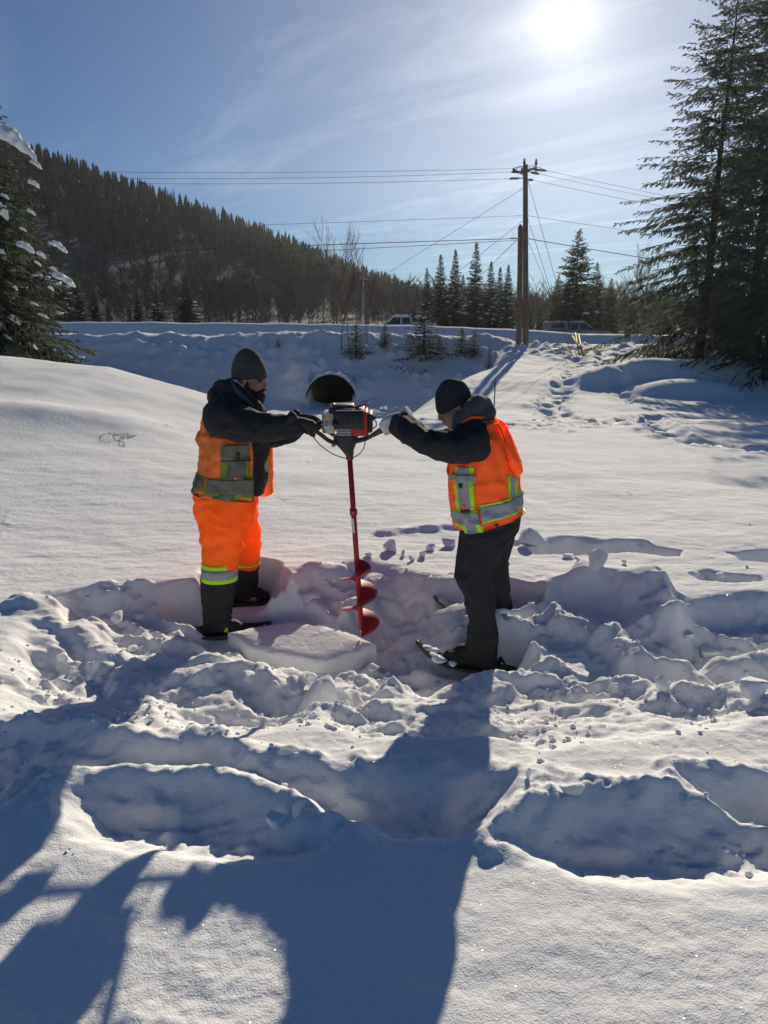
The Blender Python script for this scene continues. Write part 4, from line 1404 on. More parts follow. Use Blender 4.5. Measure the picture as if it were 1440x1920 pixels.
def build_culvert():
    xc, y0, zc, r = CULV
    o = empty('culvert', (xc, y0, zc))
    n = 34; rings_o = []; rings_i = []
    v = []; f = []
    ny = 18
    for j in range(ny):
        y = y0 + j * 0.09
        rr = r + 0.018 * math.sin(j * 1.9)
        for k in range(n):
            t = 2 * math.pi * k / n
            v.append((xc + rr * math.cos(t), y, zc + rr * math.sin(t)))
    for j in range(ny - 1):
        for k in range(n):
            a = j * n + k; b = j * n + (k + 1) % n
            f.append((a, a + n, b + n, b))
    f.append(tuple((ny - 1) * n + k for k in range(n)))  # added dark end face, standing in for the unlit depth of the pipe
    m = MB(); m.add(v, f)
    p = m.build('pipe', M_CULV, o)
    md = p.modifiers.new('thickness', 'SOLIDIFY'); md.thickness = 0.03; md.offset = 1
    MB().tube([(xc + (r + 0.012) * math.cos(2 * math.pi * k / 40), y0, zc + (r + 0.012) * math.sin(2 * math.pi * k / 40)) for k in range(41)], 0.022, 6, False).build('rim', M_CULV, o)
    # snow hood over the mouth
    hood = MB()
    rings = []
    for j in range(10):
        y = y0 + 0.10 + j * 0.22
        ring = []
        for k in range(13):
            t = math.pi * k / 12
            w = 1 + 0.05 * math.sin(3.1 * k + j)
            rr = (r + 0.05 + 0.06 * math.sin(t)) * w if j else (r + 0.032)
            ring.append(Vector((xc + rr * math.cos(t) * 1.06, y, zc + rr * math.sin(t))))
        ring += [Vector((xc + (r + 0.03) * math.cos(math.pi - math.pi * k / 12), y, zc + (r + 0.03) * math.sin(math.pi * k / 12))) for k in range(13)]
        rings.append(ring)
    hood.loft(rings)
    hood.build('snow_hood', M_SNOWB, o)
    tag(o, 'dark round culvert mouth in the shaded road bank', 'culvert')


def build_weeds():
    rg = random.Random(12)

    def weed(name, base, pts_list, r, label, cat='twig', group=None, mat=M_WEED):
        if len(pts_list) == 1:
            o = MB().tube(pts_list[0], r, 6).build(name, mat, None)
        else:
            o = empty(name, tuple(pts_list[0][0]))
            for pts in pts_list:
                MB().tube(pts, [r * (1 - 0.5 * i / max(1, len(pts) - 1)) for i in range(len(pts))], 5).build('stem', mat, o)
        tag(o, label, cat, group)
    # thin stake right of the young man's head
    b = G(925, 792, 0.15)
    z = gz(*b)
    weed('marker_stake', b, [[Vector((b[0], b[1], z - 0.1)), Vector((b[0] + 0.01, b[1], z + 0.72))]], 0.012, 'thin dark stake in the snow behind the man with the white gloves', 'stake')
    # dry weed on the left drift
    c = P(210, 748, 9.2)
    c.z = gz(c.x, c.y)
    lst = []
    for (dx, dz, ln, an) in ((-0.22, 0.0, 0.30, 0.25), (-0.1, 0.01, 0.36, 0.1), (0.05, 0.0, 0.3, 0.5), (0.15, 0.0, 0.25, 2.3), (0.2, 0.02, 0.2, 2.6)):
        p = c + Vector((dx, rg.uniform(-.1, .1), 0)); p.z = gz(p.x, p.y) - 0.02
        q = p + Vector((math.cos(an) * ln, -0.05, math.sin(an) * ln * 0.5))
        lst.append([p, p.lerp(q, 0.5) + Vector((0, 0, 0.03)), q])
        for s in range(3):
            u = p.lerp(q, 0.5 + 0.15 * s)
            lst.append([u, u + Vector((rg.uniform(-0.06, 0.08), 0, rg.uniform(0.01, 0.07)))])
    weed('dry_weed', c, lst, 0.004, 'dry weed stalks poking out of the left snow drift', 'weed', 'dry weeds')
    # dead twigs on the bank
    for (px, py, n, ln, label) in ((770, 700, 9, 0.9, 'dead twigs on the shaded bank below the saplings'), (700, 660, 6, 0.7, 'dead twigs beside the ragged sapling'), (1280, 664, 9, 1.6, 'dead branches lying under the right-hand spruces')):
        q = meet(px, py, 18, 36, 220)
        lst = []
        for k in range(n):
            p = q + Vector((rg.uniform(-0.7, 0.7), rg.uniform(-.3, .3), 0)); p.z = mz(p.x, p.y) - 0.05
            e = p + Vector((rg.uniform(-0.5, 0.5), -0.2, rg.uniform(0.1, 0.5))) * ln
            lst.append([p, p.lerp(e, 0.5) + Vector((0.03, 0, 0.06)), e])
            for w in range(3):
                u = p.lerp(e, 0.35 + 0.2 * w)
                lst.append([u, u + Vector((rg.uniform(-.3, .3), rg.uniform(-.1, .1), rg.uniform(-0.1, .25))) * ln * 0.5])
        weed('dead_twigs', q, lst, 0.014, label, 'twig', 'dead twigs', M_TWIG)


build_poles()
build_vehicles()
build_culvert()
build_weeds()

# ------------------------------------------------------------------ people
def pnoise3(p, seed=0):
    x, y, z = p[:, 0], p[:, 1], p[:, 2]
    x0, y0, z0 = np.floor(x), np.floor(y), np.floor(z)
    fx, fy, fz = x - x0, y - y0, z - z0
    s = lambda t: t * t * (3 - 2 * t)
    u, v, w = s(fx), s(fy), s(fz)

    def c(dx, dy, dz):
        return rnd2(x0 + dx + 57 * (z0 + dz), y0 + dy + 131 * (z0 + dz), seed) * 2 - 1
    a = c(0, 0, 0) * (1 - u) + c(1, 0, 0) * u; b = c(0, 1, 0) * (1 - u) + c(1, 1, 0) * u
    e = c(0, 0, 1) * (1 - u) + c(1, 0, 1) * u; f = c(0, 1, 1) * (1 - u) + c(1, 1, 1) * u
    return (a * (1 - v) + b * v) * (1 - w) + (e * (1 - v) + f * v) * w


def px_m(px, py, Y):
    return (P(px + 1, py, Y) - P(px, py, Y)).length


def limb(mb, st, n=20, ex=2.2, k=1.0):
    """Tube through stations (px, py, Y, half width in pixels, half depth in m)."""
    C = [P(s[0], s[1], s[2]) for s in st]
    rings = []
    for i, s in enumerate(st):
        t = (C[min(i + 1, len(C) - 1)] - C[max(i - 1, 0)]).normalized()
        dep = Vector((0, 1, 0)); dep = (dep - t * dep.dot(t)).normalized()
        nr = t.cross(dep)
        hw = s[3] * px_m(s[0], s[1], s[2]) * k; hd = s[4] * k
        ring = []
        for j in range(n):
            a = 2 * math.pi * j / n
            ca, sa = math.cos(a), math.sin(a)
            ring.append(C[i] + nr * hw * math.copysign(abs(ca) ** (2 / ex), ca) + dep * hd * math.copysign(abs(sa) ** (2 / ex), sa))
        rings.append(ring)
    mb.loft(rings)
    return mb


def solid(mb, voxel=0.009, smooth=4, name='solid', folds=None):
    """Fuse overlapping shapes into one continuous skin; folds(points, normals) gives an offset."""
    me = mb.mesh('tmp')
    ob = bpy.data.objects.new('tmp', me); col.objects.link(ob)
    r = ob.modifiers.new('fuse', 'REMESH'); r.mode = 'VOXEL'; r.voxel_size = voxel; r.adaptivity = 0.0
    if smooth:
        s = ob.modifiers.new('soft', 'SMOOTH'); s.factor = 0.5; s.iterations = smooth
    dg = bpy.context.evaluated_depsgraph_get()
    out = bpy.data.meshes.new_from_object(ob.evaluated_get(dg))
    out.name = name
    bpy.data.objects.remove(ob, do_unlink=True); bpy.data.meshes.remove(me)
    if folds is not None:
        n = len(out.vertices)
        co = np.zeros(n * 3); out.vertices.foreach_get('co', co); co = co.reshape(-1, 3)
        no = np.zeros(n * 3); out.vertices.foreach_get('normal', no); no = no.reshape(-1, 3)
        co = co + no * folds(co, no)[:, None]
        out.vertices.foreach_set('co', co.ravel()); out.update()
    out.polygons.foreach_set('use_smooth', np.ones(len(out.polygons), bool))
    return out


def fold_fn(amp=0.006, fx=9, fz=16, seed=1, amp2=0.002):
    def f(co, no):
        q = co * np.array([fx, fx, fz])
        w = np.stack([pnoise3(co * 5, seed + 5), pnoise3(co * 5 + 9, seed + 6), pnoise3(co * 5 + 17, seed + 7)], 1)
        r = 1 - np.abs(pnoise3(q + 1.2 * w, seed)) * 2
        return amp * r + amp2 * pnoise3(co * 40, seed + 3)
    return f


M_SKIN = simple('skin', (0.50, 0.27, 0.19), 0.55, 0.12, 30)
M_BLACK = simple('black_fleece', (0.020, 0.021, 0.025), 0.9, 0.2, 25, 0.3, 220, sheen=0.03)
M_BLACK2 = simple('black_trouser_cloth', (0.020, 0.021, 0.026), 0.85, 0.2, 12, 0.25, 160)
M_HOODG = simple('grey_hood_lining', (0.085, 0.09, 0.10), 0.9, 0.2, 30, 0.3, 200)
M_HAT1 = simple('charcoal_knit', (0.060, 0.060, 0.056), 0.95, 0.2, 40, 0.5, 260, sheen=0.1)
M_HAT2 = simple('black_knit', (0.030, 0.031, 0.036), 0.95, 0.2, 40, 0.5, 260, sheen=0.06)
M_VEST1 = simple('worn_shaded_orange_mesh', (1.25, 0.36, 0.09), 0.8, 0.22, 9, 0.25, 300, trans=0.35)  # worn cloth, its orange also dulled to carry the shade on it
M_VEST2 = simple('fluorescent_orange_vest_cloth', (1.6, 0.35, 0.065), 0.75, 0.10, 9, 0.2, 300, trans=0.45)
M_ORANGE = simple('fluorescent_orange_trouser_cloth', (1.85, 0.30, 0.02), 0.65, 0.08, 8, 0.15, 260, trans=0.40)
M_LIME = simple('fluorescent_lime_tape', (0.65, 1.15, 0.05), 0.6, 0.08, 10, trans=0.2)
M_LIMED = simple('shaded_lime_tape', (0.30, 0.34, 0.06), 0.7, 0.25, 14, trans=0.2)  # lime tape with its shade painted into the colour
M_SILVER = simple('silver_tape', (0.34, 0.35, 0.37), 0.45, 0.15, 18, 0.2, 120)
M_SILVERD = simple('shaded_silver_tape', (0.15, 0.15, 0.115), 0.55, 0.3, 16, 0.2, 120)  # silver tape toned down, shadow included in the base colour
M_GLOVEB = simple('black_glove', (0.030, 0.030, 0.034), 0.8, 0.2, 30, 0.3, 150)
M_GLOVEW = simple('white_glove', (0.62, 0.60, 0.60), 0.85, 0.2, 30, 0.3, 150)
M_BEARD = simple('dark_beard', (0.055, 0.035, 0.022), 0.8, 0.35, 60, 0.8, 300)
M_EYE = simple('eye', (0.03, 0.022, 0.018), 0.2, 0.1)
M_BOOT = simple('black_boot', (0.022, 0.022, 0.022), 0.75, 0.25, 18, 0.4, 90)
M_BUTTON = simple('dark_snap', (0.03, 0.03, 0.03), 0.4, 0.05)


class Head:
    """Local head frame: f forward, y sideways, u up (metres) -> world."""
    def __init__(self, org, tilt, face, k=0.95, yaw=0.0):
        self.o = org; self.k = k
        fw = Vector((face * math.cos(tilt), 0, -math.sin(tilt))); up = Vector((face * math.sin(tilt), 0, math.cos(tilt)))
        rot = Matrix.Rotation(yaw, 3, 'Z')
        self.f = rot @ fw; self.u = rot @ up; self.s = self.u.cross(self.f)
        self.m = Matrix((self.f, self.s, self.u)).transposed()

    def w(self, f, y, u):
        return self.o + self.m @ Vector((f, y, u)) * self.k

    def ell(self, mb, f, y, u, rf, ry, ru, nu=14, nv=9):
        mb.ell(self.w(f, y, u), (rf * self.k, ry * self.k, ru * self.k), self.m, nu, nv)

    def skin(self, mb):
        E = lambda *a: self.ell(mb, *a)
        E(-0.005, 0, 0.055, 0.098, 0.076, 0.095)
        E(0.040, 0, -0.030, 0.058, 0.062, 0.078)
        E(0.070, 0, -0.096, 0.026, 0.032, 0.022)
        for s in (-1, 1):
            E(0.030, s * 0.042, -0.070, 0.040, 0.017, 0.030)
            E(0.088, s * 0.028, 0.034, 0.016, 0.026, 0.010)
            E(0.068, s * 0.043, -0.010, 0.026, 0.020, 0.020)
            E(0.113, s * 0.011, -0.028, 0.009, 0.008, 0.008)
            E(-0.006, s * 0.078, -0.002, 0.018, 0.011, 0.031)
            E(0.004, s * 0.080, 0.012, 0.010, 0.009, 0.012)
        mb.tube([self.w(0.096, 0, 0.026), self.w(0.110, 0, 0.0), self.w(0.118, 0, -0.022)], [0.009, 0.011, 0.013], 10)
        E(0.101, 0, -0.050, 0.010, 0.024, 0.006)
        E(0.099, 0, -0.064, 0.010, 0.021, 0.008)

    def face_parts(self, body, brow_mat):
        for s in (-1, 1):
            mb = MB(); self.ell(mb, 0.084, s * 0.031, 0.012, 0.012, 0.014, 0.010)
            mb.build('eye', M_EYE, body)
            mb = MB(); mb.tube([self.w(0.096, s * 0.014, 0.032), self.w(0.096, s * 0.032, 0.037), self.w(0.084, s * 0.050, 0.030)], [0.005, 0.006, 0.003], 6)
            mb.build('eyebrow', brow_mat, body)
        mb = MB(); self.ell(mb, 0.104, 0, -0.057, 0.006, 0.018, 0.0035)
        mb.build('mouth', simple('lip', (0.20, 0.07, 0.06), 0.5, 0.1), body)

    def hat(self, h, brim=0.022, slouch=0.0, tilt=0.0):
        mb = MB(); rings = []
        H = h - brim
        for (t, a, b, l) in ((0.0, -0.108, 0.106, 0.086), (0.03, -0.113, 0.111, 0.092), (0.16, -0.116, 0.113, 0.094), (0.30, -0.116, 0.111, 0.094), (0.33, -0.112, 0.107, 0.090),
                             (0.55, -0.104, 0.094, 0.084), (0.75, -0.082, 0.072, 0.066), (0.90, -0.052, 0.044, 0.042), (0.97, -0.028, 0.022, 0.022), (1.0, -0.010, 0.006, 0.008)):
            c = (a + b) / 2 - slouch * t * t; r = (b - a) / 2
            u0 = brim + H * t
            ring = []
            for j in range(28):
                an = 2 * math.pi * j / 28
                f = c + r * math.cos(an)
                ring.append(self.w(f, l * math.sin(an), u0 + tilt * f * (1 - t)))
            rings.append(ring)
        mb.loft(rings)
        return mb


def hand(mb, C, u, W, up, rb, fr, grow=0.0):
    """A right-sized hand closed round a bar: C on the bar, u along the bar towards the wrist, W the wrist, up the side the palm rests on."""
    u = u.normalized(); up = (up - u * up.dot(u)).normalized(); sd = u.cross(up)
    R0 = rb + fr * 0.9

    def ring(a, r, off):
        return C + u * off + (up * math.sin(a) + sd * math.cos(a)) * r
    # back of the hand over the bar, tapering to the wrist
    pal = [C + u * -0.036 + up * (R0 + 0.004), C + u * 0.0 + up * (R0 + 0.010), C + u * 0.045 + up * (R0 + 0.006), W]
    mb.tube(pal, [0.022 + grow, 0.031 + grow, 0.030 + grow, 0.027 + grow], 12, flat=0.62, up=up)
    mb.tube([ring(R(120), R0, -0.028), ring(R(120), R0, 0.03)], [0.019 + grow, 0.021 + grow], 8)
    mb.tube([ring(R(60), R0, -0.036), ring(R(60), R0, 0.028)], [0.018 + grow, 0.018 + grow], 8)
    for k, (off, sc, end) in enumerate(((-0.040, 0.92, -118), (-0.016, 1.0, -128), (0.008, 0.97, -124), (0.030, 0.82, -112))):
        pts = [ring(R(a), R0 + (0.004 if a > 20 else 0.0), off * 1.0 - 0.004 * (1 - i / 5)) for i, a in enumerate((78, 38, 0, -40, -80, end))]
        mb.tube(pts, [fr * sc * q + grow for q in (1.12, 1.1, 1.0, 0.96, 0.9, 0.72)], 8)
        mb.ell(pts[-1], [fr * sc * 0.75 + grow] * 3, None, 8, 6)
    th = [C + u * 0.044 + up * R0 * 0.7 - sd * 0.014, ring(R(160), R0 + 0.003, 0.018), ring(R(195), R0, -0.006), ring(R(230), R0, -0.026), ring(R(255), R0, -0.036)]
    mb.tube(th, [fr * 1.5 + grow, fr * 1.3 + grow, fr * 1.15 + grow, fr + grow, fr * 0.75 + grow], 8)
    mb.ell(th[-1], [fr * 0.8 + grow] * 3, None, 8, 6)


class Wrap:
    """A garment panel round the trunk: rings of (back/left px,py) (front/right px,py) Y half depth."""
    def __init__(self, rows, seed, amp=0.006, ex=2.4):
        self.rows = rows; self.seed = seed; self.amp = amp; self.ex = ex

    def pt(self, th, v, off=0.0):
        """th: angle, 0 = the front/right edge in view, -90 = towards the camera; v: 0..1 down the rows."""
        th = np.asarray(th, float); v = np.asarray(v, float)
        n = len(self.rows) - 1
        x = np.clip(v, 0, 1) * n
        i = np.minimum(x.astype(int), n - 1); t = x - i
        t = t * t * (3 - 2 * t) * 0.35 + t * 0.65
        A = np.array([[*P(a[0], a[1], Y), *P(b[0], b[1], Y), hd] for a, b, Y, hd in self.rows])
        r = A[i] * (1 - t)[:, None] + A[i + 1] * t[:, None]
        L, Rr, hd = r[:, 0:3], r[:, 3:6], r[:, 6]
        c = (L + Rr) / 2; ax = (Rr - L) / 2
        ca, sa = np.cos(th), np.sin(th)
        e = 2 / self.ex
        cc = np.sign(ca) * np.abs(ca) ** e; ss = np.sign(sa) * np.abs(sa) ** e
        q = c + ax * cc[:, None]
        q[:, 1] += hd * ss
        out = np.stack([ax[:, 0] * 0 + np.sign(ax[:, 0]) * ca, sa, np.zeros_like(ca)], 1)
        g = np.stack([th * 2.2, v * 5.0, th * 0 + self.seed], 1)
        w = pnoise3(g * 1.1 + 4, self.seed)
        fold = self.amp * (1 - 2 * np.abs(pnoise3(g * np.array([1.5, 0.9, 1]) + 0.9 * w[:, None], self.seed + 2))) + self.amp * 0.6 * pnoise3(g * 3.1, self.seed + 3)
        return q + out * (fold + off)[:, None]

    def patch(self, name, t0, t1, v0, v1, mat, parent, off=0.0, nt=None, nv=None, cut=None, thick=0.004, shape=None):
        t0, t1 = R(t0), R(t1)
        nt = nt or max(3, int(abs(t1 - t0) / 0.05)); nv = nv or max(3, int((v1 - v0) / 0.012))
        T, V = np.meshgrid(np.linspace(t0, t1, nt + 1), np.linspace(v0, v1, nv + 1))
        if shape is not None: T, V = shape(T, V)
        q = self.pt(T.ravel(), V.ravel(), off)
        i = np.arange(q.shape[0]).reshape(T.shape)
        f = np.stack([i[:-1, :-1], i[:-1, 1:], i[1:, 1:], i[1:, :-1]], -1).reshape(-1, 4)
        if cut is not None:
            keep = ~cut(T.ravel(), V.ravel(), q)
            # pull the last ring of points onto the cut line by a few relaxations
            kf = keep[f].all(1)
            f = f[kf]
            used = np.unique(f); mp = -np.ones(len(q), int); mp[used] = np.arange(len(used)); q = q[used]; f = mp[f]
        me = np_mesh(name, q, f)
        if cut is not None:
            bm = bmesh.new(); bm.from_mesh(me)
            bv = [v for v in bm.verts if v.is_boundary]
            for _ in range(6):
                new = {}
                for v in bv:
                    nb = [e.other_vert(v) for e in v.link_edges if e.is_boundary]
                    if len(nb) == 2: new[v] = v.co * 0.4 + (nb[0].co + nb[1].co) * 0.3
                for v, c in new.items(): v.co = c
            bm.to_mesh(me); bm.free()
        o = link(name, me, mat, parent, True)
        if thick:
            m = o.modifiers.new('cloth', 'SOLIDIFY'); m.thickness = thick; m.offset = 0
        return o


def to_px(q):
    """World points -> photograph pixels (used to cut sleeves out of the vests)."""
    x, y, z = q[:, 0], q[:, 1], q[:, 2] - CAM_Z
    d = y * CP - z * SP
    return 720 + FOC * x / d, 960 - FOC * (y * SP + z * CP) / d


def snap(name, c, r, mat, parent):
    MB().tube([c + Vector((0, 0.004, 0)), c - Vector((0, 0.004, 0))], [r, r * 0.8], 10).build(name, mat, parent)


def bar_pts(side):
    """Centre lines of the four handle bars of the auger."""
    if side == 'left_near': return [P(640, 832, 4.17), P(618, 827, 4.12), P(594, 810, 4.06), P(560, 797, 4.02)]
    if side == 'left_far': return [P(645, 824, 4.24), P(625, 815, 4.30), P(600, 799, 4.40), P(566, 789, 4.44)]
    if side == 'right_near': return [P(666, 828, 4.17), P(690, 821, 4.12), P(722, 800, 4.02), P(752, 788, 3.99)]
    return [P(662, 826, 4.24), P(690, 820, 4.30), P(722, 806, 4.38), P(752, 795, 4.42)]


def build_left_man():
    Y0 = 4.45
    foot = P(405, 1182, Y0)
    root = empty('person', (foot.x, foot.y, foot.z))
    hd = Head(P(467, 714, Y0), R(5), 1, 0.97, R(-10))
    arm_n = [(418, 782, 4.26, 40, 0.12), (445, 794, 4.17, 34, 0.105), (480, 800, 4.10, 27, 0.085), (515, 802, 4.06, 23, 0.07), (545, 799, 4.03, 19, 0.058), (562, 797, 4.02, 17, 0.05)]
    arm_f = [(428, 782, 4.64, 38, 0.11), (465, 802, 4.62, 30, 0.095), (505, 815, 4.57, 24, 0.08), (540, 811, 4.50, 19, 0.06), (560, 804, 4.46, 15, 0.047)]
    torso = [(455, 752, Y0, 26, 0.08), (447, 772, Y0, 50, 0.19), (446, 800, Y0, 57, 0.215), (445, 845, Y0, 57, 0.205), (443, 885, Y0, 58, 0.195), (438, 912, Y0, 55, 0.185)]
    leg_n = [(421, 935, 4.40, 52, 0.125), (416, 965, 4.37, 46, 0.115), (419, 1005, 4.37, 39, 0.10), (414, 1045, 4.37, 35, 0.09), (411, 1090, 4.38, 32, 0.08), (408, 1130, 4.39, 27, 0.065), (407, 1165, 4.40, 24, 0.055)]
    leg_f = [(430, 935, 4.53, 48, 0.12), (440, 965, 4.60, 42, 0.11), (453, 1000, 4.68, 34, 0.10), (461, 1030, 4.74, 27, 0.085), (462, 1060, 4.80, 23, 0.075), (461, 1090, 4.84, 22, 0.06), (461, 1110, 4.86, 21, 0.055)]
    # body: one continuous figure
    mb = MB()
    hd.skin(mb)
    limb(mb, [(460, 738, Y0, 17, 0.055), (452, 760, Y0, 18, 0.058), (446, 785, Y0, 26, 0.08)], 16)
    limb(mb, torso[1:], 20, 2.3, 0.80)
    for a in (arm_n, arm_f): limb(mb, a, 14, 2.1, 0.55)
    for a in (leg_n, leg_f): limb(mb, a, 14, 2.1, 0.66)
    bn, bf = bar_pts('left_near'), bar_pts('left_far')
    un = (bn[3] - bn[2]).normalized(); uf = (bf[3] - bf[2]).normalized()
    cn = bn[2].lerp(bn[3], 0.42); cf = bf[2].lerp(bf[3], 0.42)
    wn = cn + un * 0.095 + Vector((0, 0, 0.020)); wf = cf + uf * 0.095 + Vector((0, 0, 0.02))
    hand(mb, cn, un, wn, Vector((0, -0.45, 1)), 0.017, 0.0085)
    hand(mb, cf, uf, wf, Vector((0, 0.3, 1)), 0.017, 0.0085)
    mb.tube([wn, P(545, 799, 4.03)], 0.03, 10); mb.tube([wf, P(540, 806, 4.50)], 0.03, 10)
    for (px, py, Y) in ((407, 1172, 4.40), (461, 1116, 4.86)):
        mb.ell(P(px + 10, py + 4, Y), (0.105, 0.042, 0.035))
    body = link('body', solid(mb, 0.0075, 2, 'body'), M_SKIN, root)
    hd.face_parts(root, M_BEARD)
    # beard and moustache
    mb = MB()
    E = lambda *a: hd.ell(mb, *a)
    E(0.066, 0, -0.104, 0.042, 0.046, 0.036); E(0.086, 0, -0.088, 0.026, 0.036, 0.030); E(0.075, 0, -0.128, 0.028, 0.034, 0.024)
    for s in (-1, 1):
        E(0.030, s * 0.052, -0.072, 0.042, 0.017, 0.036); E(0.008, s * 0.066, -0.034, 0.016, 0.010, 0.036); E(0.058, s * 0.044, -0.082, 0.032, 0.020, 0.030)
        mb.tube([hd.w(0.110, s * 0.003, -0.042), hd.w(0.100, s * 0.024, -0.048), hd.w(0.084, s * 0.036, -0.068)], [0.008, 0.009, 0.010], 8)
    link('beard', solid(mb, 0.005, 2, 'beard', lambda c, n: 0.0035 * pnoise3(c * np.array([150, 150, 60]), 3) + 0.004 * pnoise3(c * 60, 4)), M_BEARD, root)
    # knitted cap
    mb = hd.hat(0.205, 0.012, 0.012, 0.10)
    link('beanie', solid(mb, 0.006, 3, 'beanie', fold_fn(0.003, 14, 22, 5, 0.0012)), M_HAT1, root)
    # jacket with sleeves
    mb = MB()
    limb(mb, torso, 26, 2.4)
    limb(mb, arm_n, 20, 2.2); limb(mb, arm_f, 20, 2.2)
    mb.ell(P(424, 782, 4.28), (0.135, 0.13, 0.14)); mb.ell(P(430, 782, 4.62), (0.13, 0.12, 0.13))
    link('jacket', solid(mb, 0.009, 4, 'jacket', fold_fn(0.012, 11, 15, 11)), M_BLACK, root)
    for st, nm in ((arm_n, 'cuff'), (arm_f, 'cuff')):
        a, b = P(*st[-2][:3]), P(*st[-1][:3])
        MB().tube([a, a.lerp(b, 0.5), b, b.lerp(a, -0.3)], [st[-1][4] * 0.98, st[-1][4] * 1.05, st[-1][4] * 0.98, st[-1][4] * 0.8], 16).build(nm, M_BLACK2, root)
    # hood lying on the back and round the neck
    mb = MB()
    pth = [P(492, 778, 4.37), P(478, 764, 4.33), P(455, 748, 4.31), P(432, 735, 4.34), P(418, 732, 4.45), P(432, 733, 4.57), P(455, 746, 4.60), P(478, 762, 4.57), P(492, 777, 4.52)]
    mb.tube(pth, [0.03, 0.042, 0.055, 0.066, 0.075, 0.066, 0.055, 0.042, 0.03], 12)
    mb.ell(P(414, 745, Y0), (0.070, 0.15, 0.085)); mb.ell(P(424, 760, Y0), (0.085, 0.17, 0.09))
    hood = link('hood', solid(mb, 0.008, 4, 'hood', fold_fn(0.009, 10, 13, 21)), M_BLACK, root)
    mb = MB()
    pl = [P(486, 773, 4.32), P(472, 760, 4.285), P(452, 742, 4.27), P(437, 722, 4.32), P(432, 713, 4.42)]
    mb.tube(pl, [0.008, 0.018, 0.026, 0.028, 0.02], 10, flat=0.55)
    link('hood_lining', solid(mb, 0.006, 2, 'hood_lining', fold_fn(0.003, 20, 20, 23)), M_HOODG, hood)
    pc = [P(395, 775, 4.18), P(408, 757, 4.19), P(424, 752, 4.185), P(440, 757, 4.16), P(452, 768, 4.13), P(460, 778, 4.10)]
    MB().tube(pc, 0.0035, 6).build('piping', M_HOODG, hood)
    # trousers
    mb = MB()
    limb(mb, [(433, 905, Y0, 55, 0.185), (424, 925, Y0, 56, 0.20), (424, 950, Y0, 56, 0.20), (426, 972, Y0 + 0.02, 50, 0.19)], 26, 2.4)
    tn = [(a, b, c, d + (1 if b < 1000 else 0), e) for a, b, c, d, e in leg_n[:4]] + [(412, 1072, 4.37, 33, 0.088), (412, 1087, 4.37, 32, 0.086)]
    tf = leg_f[:4] + [(463, 1048, 4.78, 24, 0.08), (463, 1058, 4.80, 23, 0.078)]
    limb(mb, tn, 22, 2.3); limb(mb, tf, 22, 2.3)

    def tfold(co, no):
        base = fold_fn(0.016, 8, 12, 31, 0.0015)(co, no)
        pxx, pyy = to_px(co)
        hem = np.clip(1 - (pyy - 1010) / 40, 0.12, 1)
        sag = 0.010 * np.sin((pyy + 0.25 * pxx) * 0.20) * np.exp(-((pyy - 1030) / 26) ** 2)
        return base * hem + sag * hem
    tr = link('trousers', solid(mb, 0.009, 4, 'trousers', tfold), M_ORANGE, root)
    # reflective bands on the legs
    for st in ((412, 4.37, 33.5, 0.0925, 1053, 1087), (463, 4.79, 24.5, 0.084, 1032, 1058)):
        px, Y, hw, dp, y0, y1 = st
        h = y1 - y0
        for nm, a, b, mt, g in (('lime_band', 0.0, 0.28, M_LIME, 0.0), ('silver_band', 0.28, 0.74, M_SILVER, 0.0012), ('lime_band', 0.74, 1.0, M_LIME, 0.0)):
            m2 = MB(); rows = []
            for q in (a, (a + b) / 2, b):
                yy = y0 + h * q
                c = P(px, yy, Y); r = (hw * px_m(px, yy, Y)) + g
                rows.append([c + Vector((r * math.copysign(abs(math.cos(t)) ** 0.87, math.cos(t)), (dp + g) * math.copysign(abs(math.sin(t)) ** 0.87, math.sin(t)), 0.006 * math.sin(3 * t + px) * (0.3 if q else 1))) for t in [2 * math.pi * k / 40 for k in range(40)]])
            m2.loft(rows, False)
            ob = m2.build(nm, mt, tr)
            sm = ob.modifiers.new('cloth', 'SOLIDIFY'); sm.thickness = 0.004
    MB().box(P(379, 922, 4.27), (0.035, 0.01, 0.014), bev=0.003).build('belt_loop', M_BUTTON, tr)
    MB().tube([P(426, 935, 4.252), P(423, 948, 4.250)], 0.004, 6).build('zip_pull', M_BUTTON, tr)
    snap('snap_button', P(422, 938, 4.248), 0.008, M_BUTTON, tr)
    # boots with gaiters
    for (st, fx, fy, fY) in (([(411, 1080, 4.38, 33, 0.088), (409, 1100, 4.385, 32, 0.085), (408, 1130, 4.39, 29, 0.078), (407, 1155, 4.40, 26, 0.068), (408, 1172, 4.40, 28, 0.066), (410, 1180, 4.40, 29, 0.062)], 424, 1172, 4.40),
                             ([(462, 1052, 4.81, 24, 0.08), (461, 1075, 4.84, 24, 0.078), (460, 1095, 4.86, 22, 0.07), (461, 1112, 4.87, 22, 0.062), (462, 1120, 4.87, 22, 0.06)], 474, 1114, 4.87)):
        mb = MB()
        limb(mb, st, 20, 2.3)
        mb.ell(P(fx, fy, fY), (0.105, 0.052, 0.048)); mb.ell(P(fx + 12, fy + 3, fY), (0.075, 0.05, 0.036))
        link('boot', solid(mb, 0.009, 3, 'boot', fold_fn(0.006, 14, 18, 41)), M_BOOT, root)
    # gloves, fingers round the grips
    for (c, u, w, up) in ((cn, un, wn, Vector((0, -0.45, 1))), (cf, uf, wf, Vector((0, 0.3, 1)))):
        mb = MB(); hand(mb, c, u, w, up, 0.017, 0.0095, 0.004)
        mb.tube([w, w + (w - c).normalized() * 0.04], [0.034, 0.04], 12)
        link('glove', solid(mb, 0.0045, 2, 'glove'), M_GLOVEB, root)
